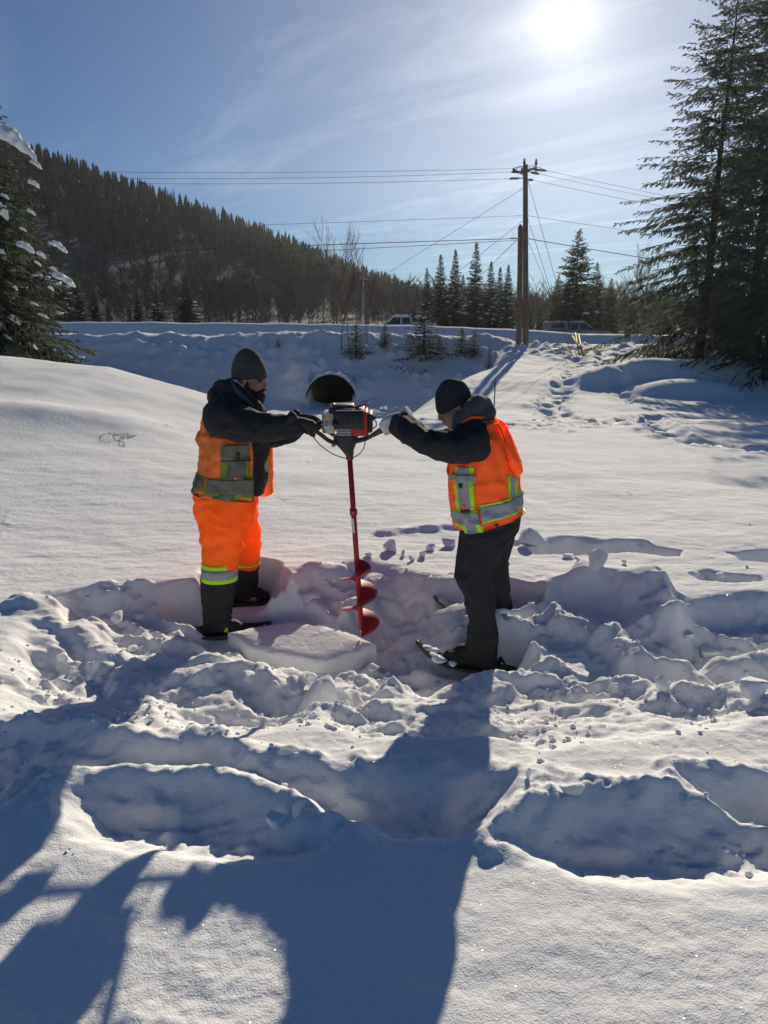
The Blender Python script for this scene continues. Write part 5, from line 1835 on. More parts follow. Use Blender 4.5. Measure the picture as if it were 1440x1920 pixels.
    # the worn vest: near panel, back, far panel; open in front
    V = Wrap([((396, 752), (488, 770), Y0, 0.215), ((386, 785), (508, 785), Y0, 0.245), ((380, 815), (510, 815), Y0, 0.250), ((379, 850), (511, 850), Y0, 0.245),
              ((373, 885), (512, 885), Y0, 0.240), ((367, 911), (513, 922), Y0, 0.235), ((366, 916), (511, 929), Y0, 0.232)], 61, 0.014)

    def cut(T, Vv, q):
        pxx, pyy = to_px(q)
        near = np.sin(T) < 0.25
        edge = 814 + 5 * np.sin((pxx - 400) * 0.05) + np.clip((395 - pxx) * 7, -4, 300) * -1
        return (np.sin(T) < 0.35) & (pyy < edge) & (pxx > 386) | (np.sin(T) >= 0.35) & (pyy < 812) & (pxx > 400)
    vest = V.patch('vest', -300, -57, 0.0, 1.0, M_VEST1, root, 0, 120, 80, cut)
    # far front flap stands away from the chest
    W2 = Wrap([((494, 815), (508, 818), 4.66, 0.05), ((496, 850), (510, 850), 4.64, 0.06), ((496, 885), (511, 885), 4.62, 0.07), ((474, 924), (512, 922), 4.60, 0.07), ((476, 926), (505, 928), 4.60, 0.06)], 67, 0.005)
    W2.patch('front_flap', -175, 5, 0.0, 1.0, M_VEST1, vest, 0, 30, 40)
    e = [P(496, 822, 4.58), P(499, 850, 4.57), P(500, 885, 4.545), P(497, 912, 4.53), P(488, 925, 4.53)]
    MB().tube(e, 0.006, 6).build('binding', M_BUTTON, vest)
    e = [V.pt(np.array([R(-57)]), np.array([v]), 0.003)[0] for v in np.linspace(0.36, 1.0, 18)]
    MB().tube([Vector(q) for q in e], 0.005, 6).build('binding', M_BUTTON, vest)
    e = [V.pt(np.array([R(t)]), np.array([1.0]), 0.002)[0] for t in np.linspace(-295, -57, 60)]
    MB().tube([Vector(q) for q in e], 0.005, 6).build('hem', M_BUTTON, vest)
    # tapes, with the shade on them put into their colours
    V.patch('lime_band', -250, -122, 0.645, 0.80, M_LIMED, vest, 0.006)
    V.patch('silver_band', -250, -122, 0.675, 0.770, M_SILVERD, vest, 0.010)
    V.patch('lime_band', -118, -58, 0.655, 0.83, M_LIMED, vest, 0.010)
    V.patch('pocket_flap', -114, -58, 0.665, 0.795, M_SILVERD, vest, 0.017)
    V.patch('lime_band', -98, -62, 0.40, 0.665, M_LIMED, vest, 0.006)
    V.patch('silver_band', -90, -70, 0.40, 0.665, M_SILVERD, vest, 0.011)
    V.patch('lime_band', -104, -76, 0.83, 0.985, M_LIMED, vest, 0.006)
    V.patch('silver_band', -98, -82, 0.795, 0.985, M_SILVERD, vest, 0.011)
    V.patch('chest_pocket', -96, -64, 0.37, 0.50, M_SILVERD, vest, 0.015)
    V.patch('chest_pocket_edge', -98, -62, 0.495, 0.51, M_BUTTON, vest, 0.017)
    V.patch('radio_clip', -82, -77, 0.43, 0.49, M_BUTTON, vest, 0.022)
    V.patch('side_slit', -147, -142, 0.66, 0.86, M_BUTTON, vest, 0.012)
    snap('snap_button', Vector(V.pt(np.array([R(-82)]), np.array([0.64]), 0.02)[0]), 0.012, M_VEST1, vest)
    snap('snap_button', Vector(V.pt(np.array([R(-130)]), np.array([0.90]), 0.012)[0]), 0.009, M_BUTTON, vest)
    snap('snap_button', Vector(V.pt(np.array([R(-88)]), np.array([0.92]), 0.016)[0]), 0.007, M_SILVER, vest)
    # strap end sticking out behind the shoulder
    mb = MB(); mb.prism([P(386, 798, 4.42), P(374, 808, 4.42), P(369, 822, 4.42), P(372, 828, 4.42), P(385, 836, 4.42)], 0.10)
    mb.build('loose_fold', M_VEST1, vest)
    tag(root, 'bearded man in a charcoal beanie, open orange vest and orange trousers gripping the auger', 'person', 'two people drilling')


def build_right_man():
    Y0 = 3.95
    foot = P(895, 1252, Y0)
    root = empty('person', (foot.x, foot.y, foot.z))
    hd = Head(P(855, 764, Y0), R(25), -1, 0.93, R(8))
    arm_n = [(892, 829, 3.77, 35, 0.12), (868, 837, 3.72, 30, 0.105), (838, 841, 3.70, 24, 0.09), (808, 833, 3.73, 21, 0.08), (780, 816, 3.81, 21, 0.072), (760, 802, 3.90, 22, 0.066), (746, 793, 3.97, 20, 0.055)]
    arm_f = [(880, 824, 4.14, 34, 0.11), (850, 832, 4.22, 28, 0.095), (815, 830, 4.30, 25, 0.08), (780, 818, 4.37, 22, 0.065), (752, 806, 4.42, 17, 0.05)]
    torso = [(872, 782, Y0, 22, 0.075), (888, 800, Y0, 36, 0.16), (896, 828, Y0, 46, 0.195), (903, 870, Y0, 56, 0.205), (910, 915, Y0, 57, 0.195), (917, 955, Y0, 55, 0.185), (920, 980, Y0, 50, 0.18)]
    leg_n = [(920, 965, 3.88, 52, 0.13), (911, 1000, 3.87, 47, 0.12), (900, 1032, 3.87, 40, 0.105), (890, 1058, 3.87, 34, 0.095), (887, 1076, 3.87, 33, 0.09), (896, 1106, 3.88, 28, 0.08), (903, 1150, 3.89, 26, 0.072), (905, 1190, 3.90, 26, 0.068), (903, 1212, 3.91, 28, 0.066)]
    leg_f = [(925, 965, 4.03, 48, 0.125), (922, 1000, 4.12, 42, 0.11), (920, 1040, 4.22, 33, 0.10), (925, 1075, 4.30, 26, 0.085), (933, 1105, 4.38, 21, 0.075), (938, 1135, 4.43, 20, 0.068), (938, 1155, 4.45, 20, 0.06)]
    mb = MB()
    hd.skin(mb)
    limb(mb, [(860, 778, Y0, 19, 0.055), (872, 790, Y0, 20, 0.06), (884, 808, Y0, 28, 0.08)], 16)
    limb(mb, torso[1:], 20, 2.3, 0.80)
    for a in (arm_n, arm_f): limb(mb, a, 14, 2.1, 0.55)
    for a in (leg_n, leg_f): limb(mb, a, 14, 2.1, 0.66)
    bn, bf = bar_pts('right_near'), bar_pts('right_far')
    un = (bn[3] - bn[2]).normalized(); uf = (bf[3] - bf[2]).normalized()
    cn = bn[2].lerp(bn[3], 0.34); cf = bf[2].lerp(bf[3], 0.34)
    wn = cn + un * 0.085 + Vector((0, 0, 0.022)); wf = cf + uf * 0.085 + Vector((0, 0, 0.02))
    hand(mb, cn, un, wn, Vector((0, -0.35, 1)), 0.017, 0.0085)
    hand(mb, cf, uf, wf, Vector((0, 0.3, 1)), 0.017, 0.0085)
    mb.tube([wn, P(762, 803, 3.90)], 0.03, 10); mb.tube([wf, P(770, 806, 4.39)], 0.03, 10)
    for (px, py, Y) in ((885, 1238, 3.91), (930, 1158, 4.45)):
        mb.ell(P(px, py, Y), (0.105, 0.042, 0.035))
    link('body', solid(mb, 0.0075, 2, 'body'), M_SKIN, root)
    hd.face_parts(root, M_BEARD)
    mb = hd.hat(0.178, 0.018, 0.006, -0.10)
    link('beanie', solid(mb, 0.006, 3, 'beanie', fold_fn(0.0025, 14, 22, 6, 0.0012)), M_HAT2, root)
    mb = MB()
    limb(mb, torso, 26, 2.4)
    limb(mb, arm_n, 20, 2.2); limb(mb, arm_f, 20, 2.2)
    mb.ell(P(884, 826, 3.80), (0.088, 0.12, 0.112)); mb.ell(P(884, 824, 4.10), (0.085, 0.11, 0.10))
    link('jacket', solid(mb, 0.009, 4, 'jacket', fold_fn(0.013, 11, 14, 12)), M_BLACK, root)
    # hood: grey, bunched behind the neck
    mb = MB()
    pth = [P(852, 806, 3.88), P(862, 790, 3.84), P(878, 772, 3.82), P(896, 762, 3.86), P(904, 764, 3.95), P(896, 762, 4.04), P(878, 772, 4.08), P(862, 790, 4.06)]
    mb.tube(pth, [0.018, 0.035, 0.046, 0.055, 0.060, 0.055, 0.046, 0.03], 12)
    mb.ell(P(904, 770, Y0), (0.070, 0.15, 0.055), Matrix.Rotation(R(20), 3, 'Y')); mb.ell(P(898, 786, Y0), (0.075, 0.165, 0.05), Matrix.Rotation(R(15), 3, 'Y'))
    mb.ell(P(888, 752, 3.93), (0.030, 0.09, 0.035), Matrix.Rotation(R(-40), 3, 'Y'))
    hood = link('hood', solid(mb, 0.008, 3, 'hood', fold_fn(0.010, 12, 20, 22)), M_HOODG, root)
    MB().tube([P(852, 800, 3.86), P(850, 825, 3.80), P(851, 840, 3.78)], 0.004, 6).build('hood_cord', M_HOODG, hood)
    # trousers
    mb = MB()
    limb(mb, [(915, 945, Y0, 54, 0.185), (919, 965, Y0, 54, 0.20), (917, 990, Y0, 50, 0.195)], 26, 2.4)
    limb(mb, leg_n, 22, 2.3); limb(mb, leg_f, 22, 2.3)
    link('trousers', solid(mb, 0.009, 3, 'trousers', fold_fn(0.011, 9, 13, 33)), M_BLACK2, root)
    # boots
    for (st, pts) in (([(905, 1185, 3.90, 29, 0.075), (904, 1205, 3.91, 29, 0.076), (901, 1230, 3.92, 31, 0.068), (900, 1248, 3.93, 33, 0.066)], ((884, 1228, 3.92, 0.125, 0.062, 0.075), (860, 1234, 3.92, 0.10, 0.062, 0.062), (846, 1238, 3.92, 0.065, 0.055, 0.045))),
                      ([(937, 1125, 4.43, 22, 0.07), (938, 1145, 4.45, 22, 0.066), (938, 1158, 4.46, 22, 0.06)], ((922, 1154, 4.46, 0.09, 0.05, 0.045), (905, 1157, 4.46, 0.07, 0.05, 0.036)))):
        mb = MB(); limb(mb, st, 20, 2.3)
        for (px, py, Y, a, b, c) in pts: mb.ell(P(px, py, Y), (a, b, c))
        link('boot', solid(mb, 0.009, 3, 'boot', fold_fn(0.006, 14, 18, 42)), M_BOOT, root)
    # gloves
    for (c, u, w, up) in ((cn, un, wn, Vector((0, -0.35, 1))), (cf, uf, wf, Vector((0, 0.3, 1)))):
        mb = MB(); hand(mb, c, u, w, up, 0.017, 0.0095, 0.0045)
        mb.tube([w, w + (w - c).normalized() * 0.04], [0.034, 0.04], 12)
        link('glove', solid(mb, 0.0045, 2, 'glove'), M_GLOVEW, root)
    # vest: rows run across the leaning trunk (front edge on the left)
    V = Wrap([((930, 786), (866, 790), Y0, 0.19), ((946, 815), (856, 826), Y0, 0.235), ((961, 852), (846, 866), Y0, 0.245), ((968, 882), (842, 900), Y0, 0.245),
              ((969, 912), (846, 940), Y0, 0.24), ((973, 938), (852, 970), Y0, 0.235), ((976, 951), (858, 989), Y0, 0.232)], 71, 0.013)

    def cut(T, Vv, q):
        pxx, pyy = to_px(q)
        e = ((pxx - 869) / 43) ** 2 + ((pyy - 815) / 52) ** 2
        e2 = ((pxx - 862) / 60) ** 2 + ((pyy - 795) / 66) ** 2
        return (np.sin(T) < 0.3) & ((e < 1) | ((pxx < 872) & (pyy < 858))) | (np.sin(T) >= 0.3) & (e2 < 1)
    vest = V.patch('vest', -345, 15, 0.0, 1.0, M_VEST2, root, 0, 150, 80, cut)
    # game pouch standing off the back
    W2 = Wrap([((944, 792), (920, 792), 3.95, 0.19), ((956, 822), (926, 826), 3.95, 0.235), ((968, 852), (934, 850), 3.95, 0.255), ((971, 872), (944, 868), 3.95, 0.25), ((962, 882), (950, 874), 3.95, 0.235)], 77, 0.006)
    W2.patch('back_pouch', -190, -10, 0.0, 1.0, M_VEST2, vest, 0, 40, 40)
    W2.patch('pouch_far_side', -350, -190, 0.0, 1.0, M_VEST2, vest, 0, 40, 40)
    MB().tube([P(934, 794, 3.77), P(942, 812, 3.74), P(950, 838, 3.72), P(960, 862, 3.72), P(967, 872, 3.76)], 0.005, 6).build('pouch_binding', M_LIMED, vest)
    # tapes
    def band(nm, t0, t1, v0, v1, mt, off): V.patch(nm, t0, t1, v0, v1, mt, vest, off)
    band('lime_band', -77, -178, 0.655, 0.86, M_LIME, 0.006); band('silver_band', -77, -178, 0.69, 0.825, M_SILVER, 0.010)
    band('lime_band', -182, -345, 0.655, 0.86, M_LIME, 0.006); band('silver_band', -182, -345, 0.69, 0.825, M_SILVER, 0.010)
    band('lime_band', -73, -14, 0.71, 0.90, M_LIME, 0.006); band('silver_band', -73, -14, 0.725, 0.862, M_SILVER, 0.010)
    band('lime_band', -70, -30, 0.33, 0.70, M_LIME, 0.004); band('silver_band', -61, -39, 0.33, 0.70, M_SILVER, 0.008)
    band('lime_band', -76, -36, 0.90, 0.995, M_LIME, 0.004); band('silver_band', -66, -46, 0.865, 0.995, M_SILVER, 0.008)
    band('lime_band', -118, -142, 0.45, 0.655, M_LIME, 0.004); band('silver_band', -124, -136, 0.46, 0.69, M_SILVER, 0.008)
    band('chest_pocket', -74, -22, 0.40, 0.455, M_SILVER, 0.016)
    band('radio_clip', -52, -45, 0.47, 0.52, M_BUTTON, 0.014); band('radio_clip', -60, -44, 0.70, 0.72, M_BUTTON, 0.018)
    e = [V.pt(np.array([R(t)]), np.array([1.0]), 0.002)[0] for t in np.linspace(-200, 10, 50)]
    MB().tube([Vector(q) for q in e], 0.004, 6).build('hem', M_BUTTON, vest)
    snap('snap_button', Vector(V.pt(np.array([R(-92)]), np.array([0.955]), 0.012)[0]), 0.010, M_BUTTON, vest)
    snap('snap_button', Vector(V.pt(np.array([R(-52)]), np.array([0.655]), 0.014)[0]), 0.012, M_VEST2, vest)
    MB().box(P(911, 790, 3.745), (0.045, 0.03, 0.03), bev=0.01).build('shoulder_buckle', M_BUTTON, vest)
    # strap over the shoulder
    MB().tube([P(868, 792, 3.80), P(884, 783, 3.77), P(902, 783, 3.77), P(920, 792, 3.80), P(930, 802, 3.82)], [0.022] * 5, 8, flat=0.35).build('shoulder_strap', M_VEST2, vest)
    tag(root, 'man in a black beanie, white gloves, orange vest and black trousers leaning onto the auger', 'person', 'two people drilling')


build_trees()
build_bare()
build_hill()
build_left_man()
build_right_man()

# ------------------------------------------------------------------ auger and snowshoes
M_RED = simple('auger_red_paint', (0.36, 0.020, 0.030), 0.55, 0.25, 18, 0.15, 60)
M_REDP = simple('red_plastic', (0.50, 0.02, 0.03), 0.4, 0.08, 10)
M_ENGB = simple('black_engine_plastic', (0.030, 0.031, 0.034), 0.5, 0.15, 16)
M_ALU = simple('cast_aluminium', (0.42, 0.42, 0.41), 0.45, 0.15, 20, 0.2, 90, metal=0.6)
M_LABW = simple('label_white', (0.62, 0.62, 0.60), 0.5, 0.08, 20)
M_LABO = simple('label_orange', (0.80, 0.35, 0.04), 0.5, 0.08, 20)
M_BARM = simple('dark_bar', (0.045, 0.04, 0.04), 0.5, 0.15, 20)
M_GRIP = simple('red_grip', (0.20, 0.035, 0.035), 0.6, 0.15, 25)


def build_auger():
    Y = 4.2
    A = P(655, 846, Y); B = P(678, 1180, Y)
    root = empty('ice_auger', tuple(B))
    ax = (B - A).normalized()
    nrm = Vector((1, 0, 0)); nrm = (nrm - ax * nrm.dot(ax)).normalized(); bn = ax.cross(nrm)
    sh = MB().tube([A, B], 0.0165, 16).build('shaft', M_RED, root)
    c = A.lerp(B, 0.325)
    MB().tube([c - ax * 0.022, c - ax * 0.02, c + ax * 0.02, c + ax * 0.022], [0.018, 0.0235, 0.0235, 0.018], 14).build('coupling', M_RED, sh)
    MB().tube([c - bn * 0.03, c + bn * 0.03], 0.006, 8).build('coupling_bolt', M_ALU, sh)
    MB().tube([A - ax * 0.01, A + ax * 0.05], 0.0225, 14).build('collar', M_RED, root)
    d = A.lerp(B, 0.36); e = A.lerp(B, 0.44)
    lab = MB()
    for k in range(9):
        an0, an1 = R(150 + 10 * k), R(160 + 10 * k)
        f = lambda p, a: p + (Vector((math.cos(a), 0, 0)) + Vector((0, math.sin(a + math.pi * 0), 0))) * 0.0170
        lab.add([f(d, an0 + R(30)), f(d, an1 + R(30)), f(e, an1 + R(30)), f(e, an0 + R(30))], [(0, 1, 2, 3)])
    lab.build('label', M_LABW, sh)
    # flighting: right-handed sheet with real thickness
    turns = 2.35; pitch = 0.198; n = 120; R1 = 0.118; r0 = 0.014
    v = []; f = []
    for i in range(n + 1):
        t = i / n
        ang = -math.pi / 2 + 2 * math.pi * turns * t
        h = pitch * turns * t
        rr = R1 * min(1.0, 0.15 + (1 - t) * 9)
        dirv = Vector((math.cos(ang), math.sin(ang), 0))
        p = B - ax * (h + 0.0)
        for k, r in enumerate((r0, (r0 + rr) / 2, rr)):
            q = p + (nrm * dirv.x + Vector((0, 1, 0)) * dirv.y) * r
            v.append(q - ax * 0.0025); v.append(q + ax * 0.0025)
    for i in range(n):
        a = i * 6; b = a + 6
        f += [(a, b, b + 2, a + 2), (a + 2, b + 2, b + 4, a + 4), (a + 1, a + 3, b + 3, b + 1), (a + 3, a + 5, b + 5, b + 3), (a + 4, b + 4, b + 5, a + 5)]
    f += [(0, 2, 3, 1), (2, 4, 5, 3)]
    m = MB(); m.add(v, f)
    m.build('flighting', M_RED, root, True, 40)
    MB().tube([B, B + ax * 0.03], [0.016, 0.004], 8).build('point', M_ALU, root)
    # gear case
    rings = []
    for (y, x0, x1, dp) in ((817, 626, 671, 0.075), (822, 625, 672, 0.078), (830, 628, 669, 0.072), (842, 639, 664, 0.05), (853, 648, 663, 0.03), (856, 649, 662, 0.026)):
        cx = (x0 + x1) / 2; c = P(cx, y, Y); hw = (x1 - x0) / 2 * px_m(cx, y, Y)
        rings.append([c + Vector((hw * math.copysign(abs(math.cos(t)) ** 0.7, math.cos(t)), dp * math.copysign(abs(math.sin(t)) ** 0.7, math.sin(t)), 0)) for t in [2 * math.pi * k / 24 for k in range(24)]])
    gc = MB(); gc.loft(rings); gear = gc.build('gear_case', M_ENGB, root, True, 40)
    MB().tube([P(628, 835, 4.15), P(622, 836, 4.14)], 0.008, 8).build('bolt', M_ALU, gear)

    def box(name, x0, x1, y0, y1, yd0, yd1, mat, parent=root, bev=0.008):
        c = P((x0 + x1) / 2, (y0 + y1) / 2, (yd0 + yd1) / 2); k = px_m((x0 + x1) / 2, (y0 + y1) / 2, (yd0 + yd1) / 2)
        return MB().box(c, ((x1 - x0) * k, yd1 - yd0, (y1 - y0) * k), bev=bev).build(name, mat, parent, True, 35)
    eng = box('engine_block', 632, 662, 798, 820, 4.13, 4.27, M_ALU)
    for k in range(4):
        box('cylinder_fin', 634, 660, 801 + 4.6 * k, 803 + 4.6 * k, 4.118, 4.28, M_ALU, eng, 0.001)
    box('flange', 629, 668, 815, 820, 4.115, 4.285, M_ENGB, eng, 0.003)
    box('shroud', 627, 688, 769, 801, 4.09, 4.31, M_ENGB, root, 0.012)
    for k in range(7):
        box('cooling_slat', 640 + 6 * k, 643 + 6 * k, 778, 796, 4.082, 4.10, M_ENGB, root, 0.001)
    mf = box('muffler_cover', 606, 630, 771, 809, 4.10, 4.29, M_ALU, root, 0.012)
    box('label_panel', 608, 618, 774, 803, 4.094, 4.101, M_LABW, mf, 0.0005)
    box('label_stripe', 608.5, 617.5, 779, 786, 4.091, 4.095, M_LABO, mf, 0.0003)
    for k in range(4):
        box('label_line', 609.5, 616.5, 788.5 + 3 * k, 789.7 + 3 * k, 4.091, 4.095, M_ENGB, mf, 0.0002)
    MB().tube([P(628, 795, 4.12), P(628, 795, 4.07)], [0.018, 0.016], 12).build('exhaust_outlet', M_ENGB, mf)
    box('recoil_cover', 661, 692, 793, 814, 4.10, 4.30, M_REDP, root, 0.012)
    box('red_band', 683, 690, 768, 812, 4.083, 4.317, M_REDP, root, 0.008)
    box('starter_housing', 690, 699, 772, 808, 4.10, 4.30, M_ENGB, root, 0.012)
    MB().tube([P(698, 785, 4.12), P(705, 790, 4.10), P(706, 798, 4.09), P(700, 803, 4.10), P(696, 801, 4.11)], 0.004, 6).build('starter_cord', M_ENGB, root)
    MB().tube([P(697, 781, 4.13), P(703, 784, 4.11)], 0.010, 8).build('starter_handle', M_ENGB, root)
    tk = box('fuel_tank', 618, 684, 763, 771, 4.11, 4.29, M_ENGB, root, 0.010)
    box('air_filter', 626, 664, 757, 766, 4.13, 4.27, M_ENGB, root, 0.008)
    MB().tube([P(624, 764, 4.16), P(622, 757, 4.16)], [0.022, 0.018], 12).build('fuel_cap', M_ALU, tk)
    MB().tube([P(660, 766, 4.16), P(676, 761, 4.13), P(694, 756, 4.11)], [0.016, 0.013, 0.006], 10, flat=0.55).build('red_lever', M_REDP, root)
    box('trim_strip', 630, 684, 768.5, 770.5, 4.084, 4.10, M_ALU, root, 0.001)
    # handle bars with grips
    def smooth(pts, n=6):
        out = []
        for i in range(len(pts) - 1):
            p0, p1, p2, p3 = pts[max(i - 1, 0)], pts[i], pts[i + 1], pts[min(i + 2, len(pts) - 1)]
            for k in range(n):
                t = k / n
                out.append(0.5 * ((2 * p1) + (p2 - p0) * t + (2 * p0 - 5 * p1 + 4 * p2 - p3) * t * t + (3 * p1 - p0 - 3 * p2 + p3) * t ** 3))
        return out + [pts[-1]]
    for s in ('left_near', 'left_far', 'right_near', 'right_far'):
        pts = bar_pts(s)
        b = MB().tube(smooth(pts), 0.0125, 12).build('handle_bar', M_BARM, root)
        MB().tube([pts[2].lerp(pts[3], 0.05), pts[3]], 0.0165, 12).build('grip', M_GRIP, b)
    cab = smooth([P(582, 812, 4.03), P(598, 832, 4.05), P(622, 850, 4.10), P(648, 859, 4.12), P(668, 855, 4.12), P(682, 840, 4.12), P(686, 812, 4.12)], 5)
    MB().tube(cab, 0.0032, 6).build('throttle_cable', M_ENGB, root)
    tag(root, 'red power auger with black engine held upright between the two men', 'auger')


def snowshoe(tail, tip, width, lift, frame, deck, accent, label, snow=0.0):
    """Oval tube frame with a deck, turned-up tip, binding and straps; tail and tip are world points."""
    f = (tip - tail); L = f.length; f.normalize()
    side = Vector((0, 0, 1)).cross(f).normalized(); up = f.cross(side)
    root = empty('snowshoe', tuple(tail.lerp(tip, 0.5)))

    def at(s, w, h=0.0):
        u = max(0.0, (s - 0.72) / 0.28)
        return tail + f * (L * s) + side * w + up * (h + lift * u * u)

    def half(s):
        return width * (math.sin(math.pi * min(1, max(0, s)) ** 0.75)) ** 0.45 if 0 < s < 1 else 0
    pts = []
    for k in range(49):
        t = 2 * math.pi * k / 48
        s = 0.5 - 0.5 * math.cos(t)
        pts.append(at(s, half(s) * (1 if t < math.pi else -1)))
    MB().tube(pts, 0.011, 8, False).build('frame', frame, root)
    v = []; fc = []
    for i in range(21):
        s = 0.10 + 0.82 * i / 20
        for j in range(7):
            v.append(at(s, half(s) * (-1 + 2 * j / 6) * 0.96, -0.002))
    for i in range(20):
        for j in range(6):
            a = i * 7 + j
            if 0.56 < 0.10 + 0.82 * i / 20 < 0.66 and 1 < j < 4: continue
            fc.append((a, a + 1, a + 8, a + 7))
    m = MB(); m.add(v, fc); d = m.build('deck', deck, root)
    sm = d.modifiers.new('thickness', 'SOLIDIFY'); sm.thickness = 0.004
    for s in (0.30, 0.46, 0.60):
        MB().tube([at(s, -width * 0.52, 0.0), at(s, -width * 0.50, 0.05), at(s, 0, 0.085 if s > 0.4 else 0.05), at(s, width * 0.50, 0.05), at(s, width * 0.52, 0.0)], 0.009, 8, flat=0.5).build('strap', M_BOOT, root)
    MB().box(at(0.45, 0, 0.006), (0.17, 0.085, 0.012), Matrix((f, side, up)).transposed(), bev=0.004).build('binding_plate', M_BOOT, root)
    MB().box(at(0.56, width * 0.55, 0.03), (0.03, 0.012, 0.03), Matrix((f, side, up)).transposed(), bev=0.003).build('buckle', accent, root)
    MB().box(at(0.56, -width * 0.55, 0.03), (0.03, 0.012, 0.03), Matrix((f, side, up)).transposed(), bev=0.003).build('buckle', accent, root)
    MB().tube([at(0.02, 0.02), at(0.0, 0.0), at(0.02, -0.02)], 0.0135, 8).build('tail_cap', accent, root)
    if snow > 0:
        sn = MB()
        rg = random.Random(int(L * 1e5))
        for k in range(16):
            s = rg.uniform(0.70, 0.97)
            vs, fs = lumpy((0, 0, 0), (rg.uniform(0.02, 0.045), rg.uniform(0.02, 0.04), rg.uniform(0.012, 0.024) * snow), rg.randrange(9999), 2, 0.35)
            c = at(s, half(s) * rg.uniform(-0.9, 0.9), 0.012)
            sn.add([q + c for q in vs], fs)
        o = sn.build('snow_crust', M_SNOWB, root); o['kind'] = 'stuff'
    tag(root, label, 'snowshoe', 'snowshoes')
    return root


M_LIMEP = simple('lime_plastic', (0.50, 0.62, 0.04), 0.45, 0.1)
M_DECK = simple('snowshoe_deck', (0.035, 0.035, 0.037), 0.6, 0.2, 20)
build_auger()
snowshoe(P(326, 1191, 4.40), P(508, 1176, 4.40), 0.10, 0.03, M_BARM, M_DECK, M_LIMEP, 'black snowshoe with lime buckle under the bearded man\'s near boot')
snowshoe(P(398, 1124, 4.90), P(520, 1124, 4.88), 0.10, 0.03, M_BARM, M_DECK, M_LIMEP, 'snowshoe under the bearded man\'s far boot, mostly hidden')
snowshoe(P(1008, 1262, 3.97), P(776, 1232, 3.90), 0.10, 0.10, M_BARM, M_DECK, M_REDP, 'snow-caked snowshoe under the white-gloved man\'s near boot', 1.0)
snowshoe(P(1012, 1166, 4.47), P(812, 1142, 4.52), 0.10, 0.09, M_BARM, M_DECK, M_REDP, 'snow-caked snowshoe under the white-gloved man\'s far boot', 1.0)

# ------------------------------------------------------------------ broken snow blocks
def chunk(name, c, r, seed, label, group='loose snow blocks', amp=0.10, tilt=0.3, npt=16, mat=None, sub=2):
    rg = random.Random(seed)
    bm = bmesh.new()
    for k in range(npt):
        while True:
            p = Vector((rg.uniform(-1, 1), rg.uniform(-1, 1), rg.uniform(-1, 1)))
            if 0.75 < p.length < 1.15: break
        bm.verts.new(p)
    bmesh.ops.convex_hull(bm, input=bm.verts)
    bmesh.ops.delete(bm, geom=[v for v in bm.verts if not v.link_faces], context='VERTS')
    bmesh.ops.subdivide_edges(bm, edges=bm.edges, cuts=sub, use_grid_fill=True)
    bmesh.ops.triangulate(bm, faces=bm.faces)
    for _ in range(1):
        bmesh.ops.smooth_vert(bm, verts=bm.verts, factor=0.35, use_axis_x=True, use_axis_y=True, use_axis_z=True)
    vs = np.array([v.co[:] for v in bm.verts])
    n = pnoise3(vs * 3.2 + seed % 50, seed) * amp + pnoise3(vs * 8 + seed % 50, seed + 1) * amp * 0.5
    rot = Matrix.Rotation(rg.uniform(-tilt, tilt), 3, 'X') @ Matrix.Rotation(rg.uniform(-tilt, tilt), 3, 'Y') @ Matrix.Rotation(rg.uniform(0, 3), 3, 'Z') if tilt else Matrix.Identity(3)
    vs = vs * (1 + n)[:, None]
    for v, q in zip(bm.verts, vs):
        v.co = rot @ Vector((q[0] * r[0], q[1] * r[1], q[2] * r[2]))
    me = bpy.data.meshes.new(name); bm.to_mesh(me); bm.free()
    o = link(name, me, mat or M_SNOWB, None, True)
    me.set_sharp_from_angle(angle=R(35))
    o.location = c
    tag(o, label, 'snow block', group)
    return o


